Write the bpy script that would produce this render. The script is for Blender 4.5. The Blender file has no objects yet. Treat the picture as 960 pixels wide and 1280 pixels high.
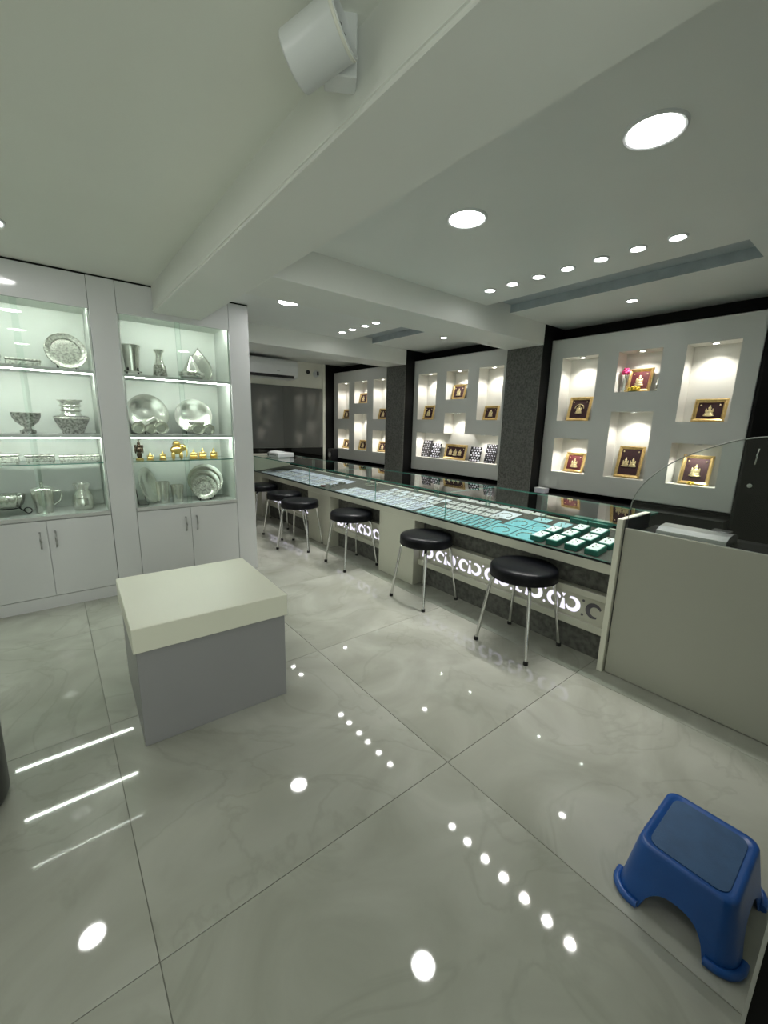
import bpy, bmesh, math, random
from mathutils import Vector, Matrix
random.seed(7)
PI = math.pi
S = bpy.context.scene
COL = S.collection

# ------------------------------------------------------------------ camera, world, exposure
F_PX, YAW, PITCH, ROLL, CAM_H = 518.59, .677297, .2070314, .0250097, 1.52
fw = Vector((math.sin(YAW)*math.cos(PITCH), math.cos(YAW)*math.cos(PITCH), -math.sin(PITCH)))
r0 = Vector((math.cos(YAW), -math.sin(YAW), 0)); u0 = r0.cross(fw)
rr = r0*math.cos(ROLL) + u0*math.sin(ROLL); uu = -r0*math.sin(ROLL) + u0*math.cos(ROLL)
cd = bpy.data.cameras.new('camera'); cam = bpy.data.objects.new('camera', cd); COL.objects.link(cam)
cd.sensor_fit = 'HORIZONTAL'; cd.sensor_width = 36; cd.lens = F_PX/960*36; cd.clip_start = .02
cam.matrix_world = Matrix(((rr.x, uu.x, -fw.x, 0), (rr.y, uu.y, -fw.y, 0), (rr.z, uu.z, -fw.z, CAM_H), (0, 0, 0, 1)))
S.camera = cam
w = bpy.data.worlds.new('world'); S.world = w; w.use_nodes = True
w.node_tree.nodes['Background'].inputs[0].default_value = (.85, .87, .82, 1)
w.node_tree.nodes['Background'].inputs[1].default_value = 1.3
S.view_settings.view_transform = 'Standard'; S.view_settings.look = 'None'
S.view_settings.gamma = 1; S.view_settings.use_curve_mapping = False
S.view_settings.exposure = 0.78
S.cycles.use_denoising = True
S.cycles.max_bounces = 10; S.cycles.transparent_max_bounces = 24; S.cycles.glossy_bounces = 6
S.cycles.caustics_reflective = False; S.cycles.caustics_refractive = False
S.cycles.sample_clamp_indirect = 4.0
L_BIG, L_SMALL, L_LED, W_NICHE, L_CRESCENT, W_SMALL = 26.0, 18.0, 42.0, 1.2, .72, 5.0
ORD = ['first', 'second', 'third', 'fourth', 'fifth', 'sixth', 'seventh', 'eighth', 'ninth', 'tenth', 'eleventh', 'twelfth', 'thirteenth', 'fourteenth', 'fifteenth', 'sixteenth']

# ------------------------------------------------------------------ materials
MATS = {}
def mat(name, col, rough=.5, metal=0., noise=0., nscale=8., bump=0., bscale=60., spec=.5, coat=0., emit=None, estr=0., tint=None, detail=4.):
    if name in MATS: return MATS[name]
    m = bpy.data.materials.new(name); m.use_nodes = True; nt = m.node_tree
    b = nt.nodes['Principled BSDF']
    b.inputs['Base Color'].default_value = (*col, 1); b.inputs['Roughness'].default_value = rough
    b.inputs['Metallic'].default_value = metal; b.inputs['Specular IOR Level'].default_value = spec
    b.inputs['Coat Weight'].default_value = coat; b.inputs['Coat Roughness'].default_value = .04
    tc = nt.nodes.new('ShaderNodeTexCoord')
    if noise:
        n = nt.nodes.new('ShaderNodeTexNoise'); n.inputs['Scale'].default_value = nscale; n.inputs['Detail'].default_value = detail
        nt.links.new(tc.outputs['Object'], n.inputs['Vector'])
        mx = nt.nodes.new('ShaderNodeMix'); mx.data_type = 'RGBA'
        c2 = tint if tint else tuple(max(0, c*(1-noise)) for c in col)
        mx.inputs[6].default_value = (*col, 1); mx.inputs[7].default_value = (*c2, 1)
        cr = nt.nodes.new('ShaderNodeValToRGB'); cr.color_ramp.elements[0].position = .38; cr.color_ramp.elements[1].position = .66
        nt.links.new(n.outputs['Fac'], cr.inputs[0]); nt.links.new(cr.outputs[0], mx.inputs[0])
        nt.links.new(mx.outputs[2], b.inputs['Base Color'])
    if bump:
        n2 = nt.nodes.new('ShaderNodeTexNoise'); n2.inputs['Scale'].default_value = bscale; n2.inputs['Detail'].default_value = 3
        nt.links.new(tc.outputs['Object'], n2.inputs['Vector'])
        bp = nt.nodes.new('ShaderNodeBump'); bp.inputs['Strength'].default_value = bump; bp.inputs['Distance'].default_value = .004
        nt.links.new(n2.outputs['Fac'], bp.inputs['Height']); nt.links.new(bp.outputs[0], b.inputs['Normal'])
    if emit:
        b.inputs['Emission Color'].default_value = (*emit, 1); b.inputs['Emission Strength'].default_value = estr
    MATS[name] = m; return m

def tile_mat():
    m = bpy.data.materials.new('polished_marble_tile'); m.use_nodes = True; nt = m.node_tree; b = nt.nodes['Principled BSDF']
    g = nt.nodes.new('ShaderNodeNewGeometry'); oi = nt.nodes.new('ShaderNodeObjectInfo')
    ad = nt.nodes.new('ShaderNodeVectorMath'); ad.operation = 'ADD'
    sc = nt.nodes.new('ShaderNodeVectorMath'); sc.operation = 'SCALE'; sc.inputs['Scale'].default_value = 9
    cmb = nt.nodes.new('ShaderNodeCombineXYZ')
    for i in range(3): nt.links.new(oi.outputs['Random'], cmb.inputs[i])
    nt.links.new(cmb.outputs[0], sc.inputs[0]); nt.links.new(g.outputs['Position'], ad.inputs[0]); nt.links.new(sc.outputs[0], ad.inputs[1])
    n1 = nt.nodes.new('ShaderNodeTexNoise'); n1.inputs['Scale'].default_value = 1.7; n1.inputs['Detail'].default_value = 6; n1.inputs['Distortion'].default_value = 1.2
    nt.links.new(ad.outputs[0], n1.inputs['Vector'])
    r1 = nt.nodes.new('ShaderNodeValToRGB'); e = r1.color_ramp.elements
    e[0].position = .3; e[0].color = (.32, .325, .275, 1); e[1].position = .7; e[1].color = (.46, .463, .41, 1)
    nt.links.new(n1.outputs['Fac'], r1.inputs[0])
    n2 = nt.nodes.new('ShaderNodeTexNoise'); n2.inputs['Scale'].default_value = 1.1; n2.inputs['Detail'].default_value = 5; n2.inputs['Distortion'].default_value = 2.0
    nt.links.new(ad.outputs[0], n2.inputs['Vector'])
    r2 = nt.nodes.new('ShaderNodeValToRGB'); e = r2.color_ramp.elements
    e[0].position = .475; e[0].color = (1, 1, 1, 1); e[1].position = .5; e[1].color = (.86, .87, .85, 1)
    k = r2.color_ramp.elements.new(.525); k.color = (1, 1, 1, 1)
    nt.links.new(n2.outputs['Fac'], r2.inputs[0])
    mx = nt.nodes.new('ShaderNodeMix'); mx.data_type = 'RGBA'; mx.blend_type = 'MULTIPLY'; mx.inputs[0].default_value = .65
    nt.links.new(r1.outputs[0], mx.inputs[6]); nt.links.new(r2.outputs[0], mx.inputs[7]); nt.links.new(mx.outputs[2], b.inputs['Base Color'])
    b.inputs['Roughness'].default_value = .035; b.inputs['Specular IOR Level'].default_value = .6
    return m

def pane_mat(name, tint=(.95, .98, .965), ior=1.5):
    m = bpy.data.materials.new(name); m.use_nodes = True; nt = m.node_tree; nt.nodes.remove(nt.nodes['Principled BSDF'])
    o = nt.nodes['Material Output']; t = nt.nodes.new('ShaderNodeBsdfTransparent'); t.inputs[0].default_value = (*tint, 1)
    gl = nt.nodes.new('ShaderNodeBsdfGlossy'); gl.inputs['Roughness'].default_value = .0; gl.inputs[0].default_value = (1, 1, 1, 1)
    fr = nt.nodes.new('ShaderNodeFresnel'); fr.inputs['IOR'].default_value = ior
    # a pane reflects at both faces, so back faces use the plain index instead of the inverse one
    mx = nt.nodes.new('ShaderNodeMixShader'); nt.links.new(fr.outputs[0], mx.inputs[0]); nt.links.new(t.outputs[0], mx.inputs[1]); nt.links.new(gl.outputs[0], mx.inputs[2])
    ge = nt.nodes.new('ShaderNodeNewGeometry'); m2 = nt.nodes.new('ShaderNodeMixShader'); t2 = nt.nodes.new('ShaderNodeBsdfTransparent'); t2.inputs[0].default_value = (*tint, 1)
    nt.links.new(ge.outputs['Backfacing'], m2.inputs[0]); nt.links.new(mx.outputs[0], m2.inputs[1]); nt.links.new(t2.outputs[0], m2.inputs[2])
    nt.links.new(m2.outputs[0], o.inputs[0]); return m

def emis(name, col, s):
    m = bpy.data.materials.new(name); m.use_nodes = True; nt = m.node_tree; nt.nodes.remove(nt.nodes['Principled BSDF'])
    e = nt.nodes.new('ShaderNodeEmission'); e.inputs[0].default_value = (*col, 1); e.inputs[1].default_value = s
    nt.links.new(e.outputs[0], nt.nodes['Material Output'].inputs[0]); return m

TILE = tile_mat()
GROUT = mat('grout', (.24, .24, .21), .9, noise=.2)
CEIL = mat('ceiling_paint', (.85, .865, .80), .45, noise=.02, nscale=2, bump=.04, bscale=40)
CEILR = mat('ceiling_paint_cool', (.85, .87, .84), .42, noise=.02, nscale=2, bump=.04, bscale=40)
BEAM = mat('beam_paint', (.85, .86, .82), .5, noise=.02, nscale=2, bump=.05, bscale=40)
COVE = mat('cove_laminate', (.46, .51, .54), .4, noise=.12, nscale=9)
WHITE = mat('white_laminate', (.75, .755, .765), .09, noise=.03, nscale=1.5, spec=.5)
WHITE_IN = mat('cabinet_lining', (.76, .79, .745), .5, noise=.03)
LEDGE = mat('ledge_grey', (.58, .59, .57), .35, noise=.05)
CREAM = mat('cream_laminate', (.80, .795, .67), .35, noise=.03, nscale=2)
CREAM2 = mat('greige_laminate', (.60, .595, .50), .3, noise=.04, nscale=1.2)
DESKP = mat('desk_laminate', (.42, .42, .355), .3, noise=.04, nscale=1.2)
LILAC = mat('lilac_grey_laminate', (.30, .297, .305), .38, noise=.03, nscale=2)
PANELG = mat('panel_grey', (.68, .685, .665), .45, noise=.04, nscale=2)
NICHE = mat('niche_white', (.84, .825, .765), .4, noise=.03)
BLACK = mat('black_wall', (.004, .004, .004), .6, noise=.2, spec=.2)
BLACKG = mat('black_gloss', (.003, .003, .003), .35, noise=.2, spec=.08)
DKREFL = mat('dark_reflection_glass', (.01, .01, .009), .03, noise=.2, spec=.9)  # glass with a dark reflection put into its colour
DKGREY = mat('dark_grey_laminate', (.06, .063, .066), .35, noise=.1)
TEXT_G = mat('textured_grey_wallpaper', (.135, .135, .125), .7, noise=.55, nscale=55, bump=.35, bscale=90, detail=6)
TEXT_K = mat('textured_grey_knee_panel', (.15, .15, .135), .7, noise=.5, nscale=28, bump=.3, bscale=70, detail=6)
GREYGL = mat('grey_back_painted_glass', (.15, .155, .145), .06, noise=.1, nscale=1)
OFFW = mat('off_white_wall', (.78, .78, .70), .5, noise=.04, nscale=2)
CHROME = mat('chrome', (.72, .72, .70), .14, 1, noise=.05)
STEEL = mat('brushed_steel', (.55, .55, .55), .3, 1, noise=.15, nscale=30)
ALU = mat('silver_aluminium', (.68, .69, .70), .32, .9, noise=.08, nscale=20)
LEATHER = mat('black_leatherette', (.004, .0045, .007), .34, bump=.06, bscale=180, noise=.2, nscale=30, spec=.22)
RUBBER = mat('black_rubber', (.01, .01, .01), .7, noise=.2)
BLUEP = mat('blue_plastic', (.014, .088, .34), .33, noise=.10, nscale=12, bump=.03, bscale=120)
BLUEG = mat('blue_plastic_grip', (.04, .105, .23), .55, noise=.15, nscale=14, bump=.2, bscale=400)
GOLD = mat('gold', (.83, .60, .20), .28, 1, noise=.12, nscale=40)
GOLDR = mat('gold_relief', (.86, .74, .42), .35, .7, noise=.2, nscale=60)
GOLDF = mat('gold_frame', (.72, .54, .24), .32, .85, noise=.25, nscale=40, tint=(.55, .38, .15))
MAROON = mat('maroon_velvet', (.035, .006, .009), .75, noise=.4, nscale=60)
MAROONR = mat('red_maroon_velvet', (.10, .006, .010), .7, noise=.4, nscale=60)
WOODBK = mat('frame_back_board', (.12, .06, .03), .7, noise=.3)
SILVER = mat('polished_silver', (.86, .86, .80), .22, .9, noise=.10, nscale=20)
SILVERO = mat('engraved_silver', (.86, .86, .79), .3, .85, noise=.6, nscale=70, bump=.8, bscale=75, tint=(.38, .38, .34))
DSILV = mat('oxidised_silver', (.52, .52, .47), .32, .9, noise=.6, nscale=60, bump=.8, bscale=60, tint=(.15, .15, .13))
IRON = mat('black_iron', (.012, .012, .012), .4, .6, noise=.2)
BRONZE = mat('dark_bronze', (.035, .022, .012), .3, .7, noise=.3)
TEAL = mat('teal_card', (.19, .46, .53), .55, noise=.12, nscale=30)
TEALP = mat('pale_teal_card', (.34, .55, .62), .5, noise=.15, nscale=30)
GREENB = mat('green_box', (.012, .17, .13), .5, noise=.2, nscale=40)
CARDW = mat('white_card', (.70, .70, .77), .5, noise=.10, nscale=40, tint=(.58, .585, .68))
CARDT = mat('bright_white_card', (.82, .82, .84), .5, noise=.06, nscale=40)
CARDL = mat('lavender_card', (.54, .54, .68), .5, noise=.15, nscale=30)
CARDP = mat('grey_pink_card', (.55, .52, .53), .5, noise=.12, nscale=30)
TRAYK = mat('black_tray_lining', (.03, .027, .026), .7, noise=.3)
DECKM = mat('counter_deck_felt', (.075, .068, .06), .85, noise=.3, nscale=60)
PLASTW = mat('white_plastic', (.72, .74, .74), .35, noise=.03)
DARKP = mat('dark_plastic', (.012, .012, .014), .35, noise=.2)
PINK = mat('pink_petals', (.62, .03, .17), .5, noise=.3, nscale=60)
YELL = mat('yellow_petals', (.85, .58, .02), .5, noise=.3, nscale=60)
STEMG = mat('green_stem', (.05, .14, .03), .6, noise=.3)
CUTOUT = mat('unlit_cutout_diffuser', (.13, .12, .14), .4, noise=.1)
PANE = pane_mat('clear_glass_pane')
PANEC = pane_mat('counter_glass_pane', (.93, .975, .955), 1.62)
GEDGE = mat('green_glass_edge', (.06, .24, .19), .15, noise=.2)
GEDGEK = mat('dark_glass_edge', (.30, .32, .29), .3, noise=.2)
E_BIG = emis('downlight_diffuser', (1, 1, .975), L_BIG)
E_SML = emis('small_downlight_diffuser', (1, 1, .97), L_SMALL)
E_LED = emis('led_strip', (.94, 1, .91), L_LED)
E_NIC = emis('niche_lamp', (1, .96, .86), 9)
E_CRE = emis('backlit_cutout', (.86, .82, 1), L_CRESCENT)

# ------------------------------------------------------------------ helpers
def wloc(p):
    v = Vector((0, 0, 0))
    while p is not None: v += p.location; p = p.parent
    return v
def put(name, bm, mats, parent=None, world=False, smooth=False):
    me = bpy.data.meshes.new(name)
    if smooth:
        for f in bm.faces: f.smooth = True
    vs = [v.co for v in bm.verts]
    lo = Vector([min(v[i] for v in vs) for i in range(3)]); hi = Vector([max(v[i] for v in vs) for i in range(3)]); c = (lo+hi)/2
    bmesh.ops.translate(bm, verts=bm.verts, vec=-c)
    bm.normal_update(); bm.to_mesh(me); bm.free()
    for m in (mats if isinstance(mats, (list, tuple)) else [mats]): me.materials.append(m)
    o = bpy.data.objects.new(name, me); COL.objects.link(o)
    o.location = c
    if parent is not None:
        o.parent = parent
        if world: o.location = c - wloc(parent)
    return o
def add_box(bm, x0, x1, y0, y1, z0, z1, bev=0., mi=0, seg=1):
    g = bmesh.ops.create_cube(bm, size=1)
    vs = g['verts']
    for v in vs: v.co = Vector(((x0+x1)/2 + v.co.x*(x1-x0), (y0+y1)/2 + v.co.y*(y1-y0), (z0+z1)/2 + v.co.z*(z1-z0)))
    fs = set(f for v in vs for f in v.link_faces)
    for f in fs: f.material_index = mi
    if bev:
        bmesh.ops.bevel(bm, geom=list(set(e for v in vs for e in v.link_edges)), offset=bev, segments=seg, affect='EDGES', profile=.5)
    return fs
def box(name, x0, x1, y0, y1, z0, z1, m, parent=None, world=True, bev=0., seg=1):
    bm = bmesh.new(); add_box(bm, x0, x1, y0, y1, z0, z1, bev, 0, seg); return put(name, bm, m, parent, world)
def glass(name, x0, x1, y0, y1, z0, z1, parent, edge=None, pm=None):
    bm = bmesh.new(); fs = add_box(bm, x0, x1, y0, y1, z0, z1)
    d = (x1-x0, y1-y0, z1-z0); ax = d.index(min(d)); bm.normal_update()
    for f in fs: f.material_index = 0 if abs(f.normal[ax]) > .9 else 1
    return put(name, bm, [pm or PANE, edge or GEDGE], parent, True)
def lathe_bm(prof, seg=32):
    bm = bmesh.new(); rings = []
    for r, z in prof:
        if r < 1e-5: rings.append([bm.verts.new((0, 0, z))])
        else: rings.append([bm.verts.new((r*math.cos(2*PI*i/seg), r*math.sin(2*PI*i/seg), z)) for i in range(seg)])
    for a, b in zip(rings, rings[1:]):
        for i in range(seg):
            j = (i+1) % seg
            q = [a[i % len(a)], a[j % len(a)], b[j % len(b)], b[i % len(b)]]
            q2 = []
            for v in q:
                if v not in q2: q2.append(v)
            if len(q2) >= 3:
                try: bm.faces.new(q2)
                except ValueError: pass
    bmesh.ops.recalc_face_normals(bm, faces=bm.faces)
    return bm
def smooth_sharp(o, ang=40):
    me = o.data
    for p in me.polygons: p.use_smooth = True
    bm = bmesh.new(); bm.from_mesh(me)
    for e in bm.edges:
        if len(e.link_faces) == 2 and e.calc_face_angle(0) > math.radians(ang): e.smooth = False
    bm.to_mesh(me); bm.free(); return o
def lathe(name, prof, m, parent=None, loc=(0, 0, 0), seg=32, world=False):
    bm = lathe_bm(prof, seg); bmesh.ops.translate(bm, verts=bm.verts, vec=loc)
    return smooth_sharp(put(name, bm, m, parent, world))
def add_tube(bm, pts, r, seg=10, cap=True):
    pts = [Vector(p) for p in pts]; rad = r if isinstance(r, (list, tuple)) else [r]*len(pts); rings = []
    up = Vector((0, 0, 1))
    for i, p in enumerate(pts):
        t = (pts[min(i+1, len(pts)-1)] - pts[max(i-1, 0)]).normalized()
        a = t.cross(up)
        if a.length < 1e-3: a = t.cross(Vector((1, 0, 0)))
        a.normalize(); b = t.cross(a).normalized()
        rings.append([bm.verts.new(p + rad[i]*(math.cos(2*PI*k/seg)*a + math.sin(2*PI*k/seg)*b)) for k in range(seg)])
    nf = []
    for A, B in zip(rings, rings[1:]):
        for k in range(seg): nf.append(bm.faces.new((A[k], A[(k+1) % seg], B[(k+1) % seg], B[k])))
    if cap: nf.append(bm.faces.new(rings[0][::-1])); nf.append(bm.faces.new(rings[-1]))
    bmesh.ops.recalc_face_normals(bm, faces=nf)
def tube(name, pts, r, m, parent=None, world=False, seg=10):
    bm = bmesh.new(); add_tube(bm, pts, r, seg); return smooth_sharp(put(name, bm, m, parent, world), 60)
def add_ell(bm, c, rad, seg=12, rot=None):
    g = bmesh.ops.create_uvsphere(bm, u_segments=seg, v_segments=max(6, seg*2//3), radius=1)
    for v in g['verts']:
        p = Vector((v.co.x*rad[0], v.co.y*rad[1], v.co.z*rad[2]))
        if rot is not None: p = rot @ p
        v.co = p + Vector(c)
def blobs(name, lst, m, parent=None, world=False, seg=12):
    bm = bmesh.new()
    for it in lst: add_ell(bm, it[0], it[1], seg, it[2] if len(it) > 2 else None)
    return put(name, bm, m, parent, world, smooth=True)
def extrude_poly(name, pts2, axis, a0, a1, mats, parent=None, world=False, edge_mi=0):
    # pts2: polygon in the two remaining axes; extruded along `axis` from a0 to a1
    def mk(p, a):
        if axis == 0: return (a, p[0], p[1])
        if axis == 1: return (p[0], a, p[1])
        return (p[0], p[1], a)
    bm = bmesh.new(); A = [bm.verts.new(mk(p, a0)) for p in pts2]; B = [bm.verts.new(mk(p, a1)) for p in pts2]
    bm.faces.new(A); bm.faces.new(B[::-1]); n = len(pts2)
    for i in range(n):
        f = bm.faces.new((A[i], B[i], B[(i+1) % n], A[(i+1) % n])); f.material_index = edge_mi
    bmesh.ops.recalc_face_normals(bm, faces=bm.faces)
    return put(name, bm, mats, parent, world)
def thing(name, label, cat, loc=(0, 0, 0), rotz=0, group=None):
    o = bpy.data.objects.new(name, None); COL.objects.link(o); o.location = loc; o.rotation_euler = (0, 0, rotz)
    o.empty_display_size = .1
    return tag(o, label, cat, group)
def tag(o, label, cat, group=None):
    o['label'] = label; o['category'] = cat
    if group: o['group'] = group
    return o
def struct(o, label=None):
    o['kind'] = 'structure'
    if label: o['label'] = label; o['category'] = label.split()[-1]
    return o
def sempty(name, loc=(0, 0, 0)):
    o = bpy.data.objects.new(name, None); COL.objects.link(o); o.location = loc; o.empty_display_size = .1
    o['kind'] = 'structure'; return o
def copy_tree(o, parent=None):
    c = o.copy(); COL.objects.link(c)
    if parent is not None: c.parent = parent
    for ch in list(o.children): copy_tree(ch, c)
    return c
def holes_grid(us, vs, hole):
    """cells of a grid; hole(i,j) True where the cell is open"""
    return [(i, j, hole((us[i]+us[i+1])/2, (vs[j]+vs[j+1])/2)) for i in range(len(us)-1) for j in range(len(vs)-1)]
def recessed_sheet(name, us, vs, hole, place, mats, parent=None):
    """sheet in the uv plane at depth 0; open cells are sunk to depth 1 with side walls. place(u,v,d)->xyz"""
    bm = bmesh.new(); H = {}
    for i, j, h in holes_grid(us, vs, hole): H[i, j] = h
    def quad(pts, mi):
        f = bm.faces.new([bm.verts.new(place(*p)) for p in pts]); f.material_index = mi
    for (i, j), h in H.items():
        u0, u1, v0, v1 = us[i], us[i+1], vs[j], vs[j+1]; d = 1 if h else 0
        quad([(u0, v0, d), (u1, v0, d), (u1, v1, d), (u0, v1, d)], 1 if h else 0)
        for (di, dj, a, b) in ((1, 0, (u1, v0), (u1, v1)), (0, 1, (u0, v1), (u1, v1))):
            k = H.get((i+di, j+dj))
            if k is not None and k != h: quad([(*a, 0), (*b, 0), (*b, 1), (*a, 1)], 1)
    bmesh.ops.remove_doubles(bm, verts=bm.verts, dist=1e-5)
    bmesh.ops.recalc_face_normals(bm, faces=bm.faces)
    return put(name, bm, mats, parent, parent is not None)

# ------------------------------------------------------------------ room shell
YC = 4.097                     # front plane of the silver cabinets
ZC = 2.585; ZB = 2.379         # ceiling, underside of beams
XW = 4.56; XP = 4.34           # right wall, front of its grey niche panels
YB = 7.02; X0, Y0 = -2.3, -1.75
floor = sempty('floor')
box('grout_bed', X0, XW, Y0, YB, -.06, -.004, GROUT, floor)
tx0, ty0, tp = .086, 1.078, 1.196
me_cache = None
for i in range(-2, 4):
    for j in range(-3, 6):
        a, b = tx0+i*tp, ty0+j*tp
        xa, xb, ya, yb = max(a, X0), min(a+tp, XW), max(b, Y0), min(b+tp, YB)
        if xb-xa < .03 or yb-ya < .03: continue
        box('tile', xa+.0012, xb-.0012, ya+.0012, yb-.0012, -.012, 0, TILE, floor, bev=.0008)

def ceil_place(u, v, d): return (u, v, ZC + .07*d)
c_main = sempty('ceiling')
box('ceiling_slab', X0, .79, Y0, YC+.45, ZC, ZC+.05, CEIL, c_main)
def slot(u, v): return 3.19 < u < 3.55 and (.765 < v < 2.585 or 3.02 < v < 4.76)
recessed_sheet('ceiling_slab', [1.165, 3.19, 3.55, XW], [Y0, .765, 2.585, 3.02, 4.76, 5.19, 6.6, YB], slot, ceil_place, [CEILR, COVE], c_main)
box('ceiling_backing', X0, XW, Y0, YB, ZC+.125, ZC+.16, CEIL, c_main)
struct(box('trim_1', .79, 1.165, Y0, YC-.002, ZB, ZC+.12, BEAM, bev=.004))
struct(box('trim_2', .784, .80, Y0, YC-.004, ZB+.012, ZB+.020, BEAM))
struct(box('trim_3', 1.165, XP-.17, 2.582, 3.023, ZB, ZC+.12, BEAM, bev=.003))
struct(box('trim_4', 1.165, XP-.17, 4.757, 5.193, ZB, ZC+.12, BEAM, bev=.003))
for k, (ya, yb) in enumerate(((2.585, 3.02), (4.76, 5.19))):
    p = sempty('trim_%d' % (5+k), (4.37, (ya+yb)/2, 0))
    box('pillar_core', 4.172, XW, ya, yb, 0, ZC, BLACK, p)
    box('textured_cladding', 4.158, 4.172, ya+.002, yb-.002, 0, ZB, TEXT_G, p)
struct(box('wall_right', XW, XW+.1, Y0, YB, 0, ZC+.12, BLACK))
wr = sempty('wall_rear', (1, Y0-.05, 0))
WX0, WX1, WZ0, WZ1 = -2.1, .75, .12, 2.35
box('masonry', X0, WX0, Y0-.1, Y0, 0, ZC+.12, OFFW, wr); box('masonry', WX1, XW, Y0-.1, Y0, 0, ZC+.12, OFFW, wr)
box('sill_wall', WX0, WX1, Y0-.1, Y0, 0, WZ0, OFFW, wr); box('lintel', WX0, WX1, Y0-.1, Y0, WZ1, ZC+.12, OFFW, wr)
wn = sempty('added_window_1', ((WX0+WX1)/2, Y0-.05, WZ0))  # unseen shopfront glazing, added so daylight brightens the ceiling
for k in range(4):
    xm = WX0 + (WX1-WX0)*k/3
    box('added_window_mullion', max(WX0, xm-.025), min(WX1, xm+.025), Y0-.08, Y0-.03, WZ0, WZ1, DARKP, wn)
for k in range(3): glass('added_window_pane', WX0+(WX1-WX0)*k/3+.026, WX0+(WX1-WX0)*(k+1)/3-.026, Y0-.058, Y0-.05, WZ0, WZ1, wn)
pl = bpy.data.lights.new('added_window_portal', 'AREA'); pl.shape = 'RECTANGLE'; pl.size = WX1-WX0; pl.size_y = WZ1-WZ0; pl.cycles.is_portal = True
po = bpy.data.objects.new('added_window_portal', pl); COL.objects.link(po); po.location = ((WX0+WX1)/2, Y0-.02, (WZ0+WZ1)/2); po.rotation_euler = (math.radians(90), 0, 0); po.parent = wn; po.location -= wn.location
struct(box('wall_left', X0-.1, X0, Y0, YC+.45, 0, ZC+.12, OFFW))
struct(box('wall_behind_cabinets', X0, 1.593, YC+.45, YC+.55, 0, ZC+.12, OFFW))
struct(box('wall_passage', 1.493, 1.593, YC+.55, YB, 0, ZC+.12, OFFW))
wb = sempty('wall_back', (3, YB+.05, 0))
box('plaster', 1.493, 4.10, YB, YB+.1, 0, ZC+.12, OFFW, wb)
box('grey_glass_cladding', 1.6, 3.30, YB-.012, YB, 1.075, 2.145, GREYGL, wb)
box('grey_glass_cladding', 3.303, 4.095, YB-.012, YB, 1.075, 2.145, GREYGL, wb)
box('dark_reflection_cladding', 1.6, 4.095, YB-.012, YB, 0, 1.072, DKREFL, wb)  # lower cladding coloured black to stand in for the counter's dark reflection
box('black_return', 4.15, XW, YB-.01, YB+.1, 0, ZC+.12, BLACK, wb)
box('white_edge_strip', 4.095, 4.15, YB-.02, YB+.1, 0, ZC, OFFW, wb, bev=.003)
box('black_shadow_gap', 1.6, 3.1, YB-.01, YB, 2.53, ZC, BLACK, wb)

# ------------------------------------------------------------------ lamps
def down_light(name, label, group, spots, r_out, r_in, em, watts=0.):
    first = None
    for k, (x, y) in enumerate(spots):
        lab = label.replace('{o}', ORD[k])
        if first is None:
            t = thing(name, lab, 'ceiling light', (x, y, ZC), 0, group); first = t
            lathe('trim_ring', [(r_in, -.002), (r_in+.003, -.009), (r_out-.006, -.011), (r_out, -.005), (r_out, 0)], PLASTW, t, seg=40)
            lathe('diffuser', [(0, -.006), (r_in*.7, -.0065), (r_in, -.006)], em, t, seg=40)
            if watts:
                ld = bpy.data.lights.new('spot_beam', 'SPOT'); ld.energy = watts*4; ld.spot_size = math.radians(85); ld.spot_blend = .5; ld.shadow_soft_size = r_in*.9; ld.color = (1, .99, .95)
                lo = bpy.data.objects.new('spot_beam', ld); COL.objects.link(lo); lo.parent = t; lo.location = (0, 0, -.012)
        else:
            t = copy_tree(first); t.location = (x, y, ZC); t['label'] = lab
BX = 1.83
down_light('ceiling_downlight', 'large round white downlight of the bay beside the greige desk, {o} from the desk', 'large downlights of the first ceiling bay', [(BX, .774), (BX, 1.648)], .105, .088, E_BIG)
down_light('ceiling_downlight', 'large round white downlight in the ceiling bay between the two cross beams', 'large downlight of the middle ceiling bay', [(BX, 3.72)], .105, .088, E_BIG)
down_light('ceiling_downlight', 'large round white downlight in the ceiling bay over the air conditioner', 'large downlights of the far ceiling bay', [(2.1, 5.9)], .105, .088, E_BIG)
down_light('ceiling_downlight', 'large round white downlight of the plain ceiling, {o} from the silver cabinets', 'large downlights before the silver cabinets', [(-.16, 3.42), (-.16, 2.2), (-.16, .95), (-.16, -.4)], .105, .088, E_BIG)
SX = 2.862
down_light('small_downlight', 'small downlight in the row beside the long grey recess, {o} from the cross beam', 'row of small downlights in the first ceiling bay', [(SX, y) for y in (2.29, 2.082, 1.865, 1.65, 1.43, 1.215, 1.01)], .05, .036, E_SML, W_SMALL)
down_light('small_downlight', 'small downlight in the row between the two cross beams, {o} from the farther beam', 'row of small downlights in the middle ceiling bay', [(SX, y) for y in (4.43, 4.22, 3.975, 3.775, 3.54, 3.31, 3.105)], .05, .036, E_SML, W_SMALL)
down_light('small_downlight', 'small downlight over the far end of the counter, {o} from the air conditioner wall', 'row of small downlights in the far ceiling bay', [(SX, y) for y in (5.93, 5.65, 5.31)], .05, .036, E_SML, W_SMALL)
down_light('wall_downlight', 'small single downlight in the ceiling strip above the niches beside the black cupboard', 'wall downlights', [(3.915, 1.652)], .045, .034, E_SML)
down_light('wall_downlight', 'small single downlight in the ceiling strip above the niches with black earring boards', 'wall downlights', [(3.915, 3.79)], .045, .034, E_SML)
down_light('wall_downlight', 'small single downlight in the ceiling strip above the farthest picture niches', 'wall downlights', [(3.915, 5.93)], .045, .034, E_SML)

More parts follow.
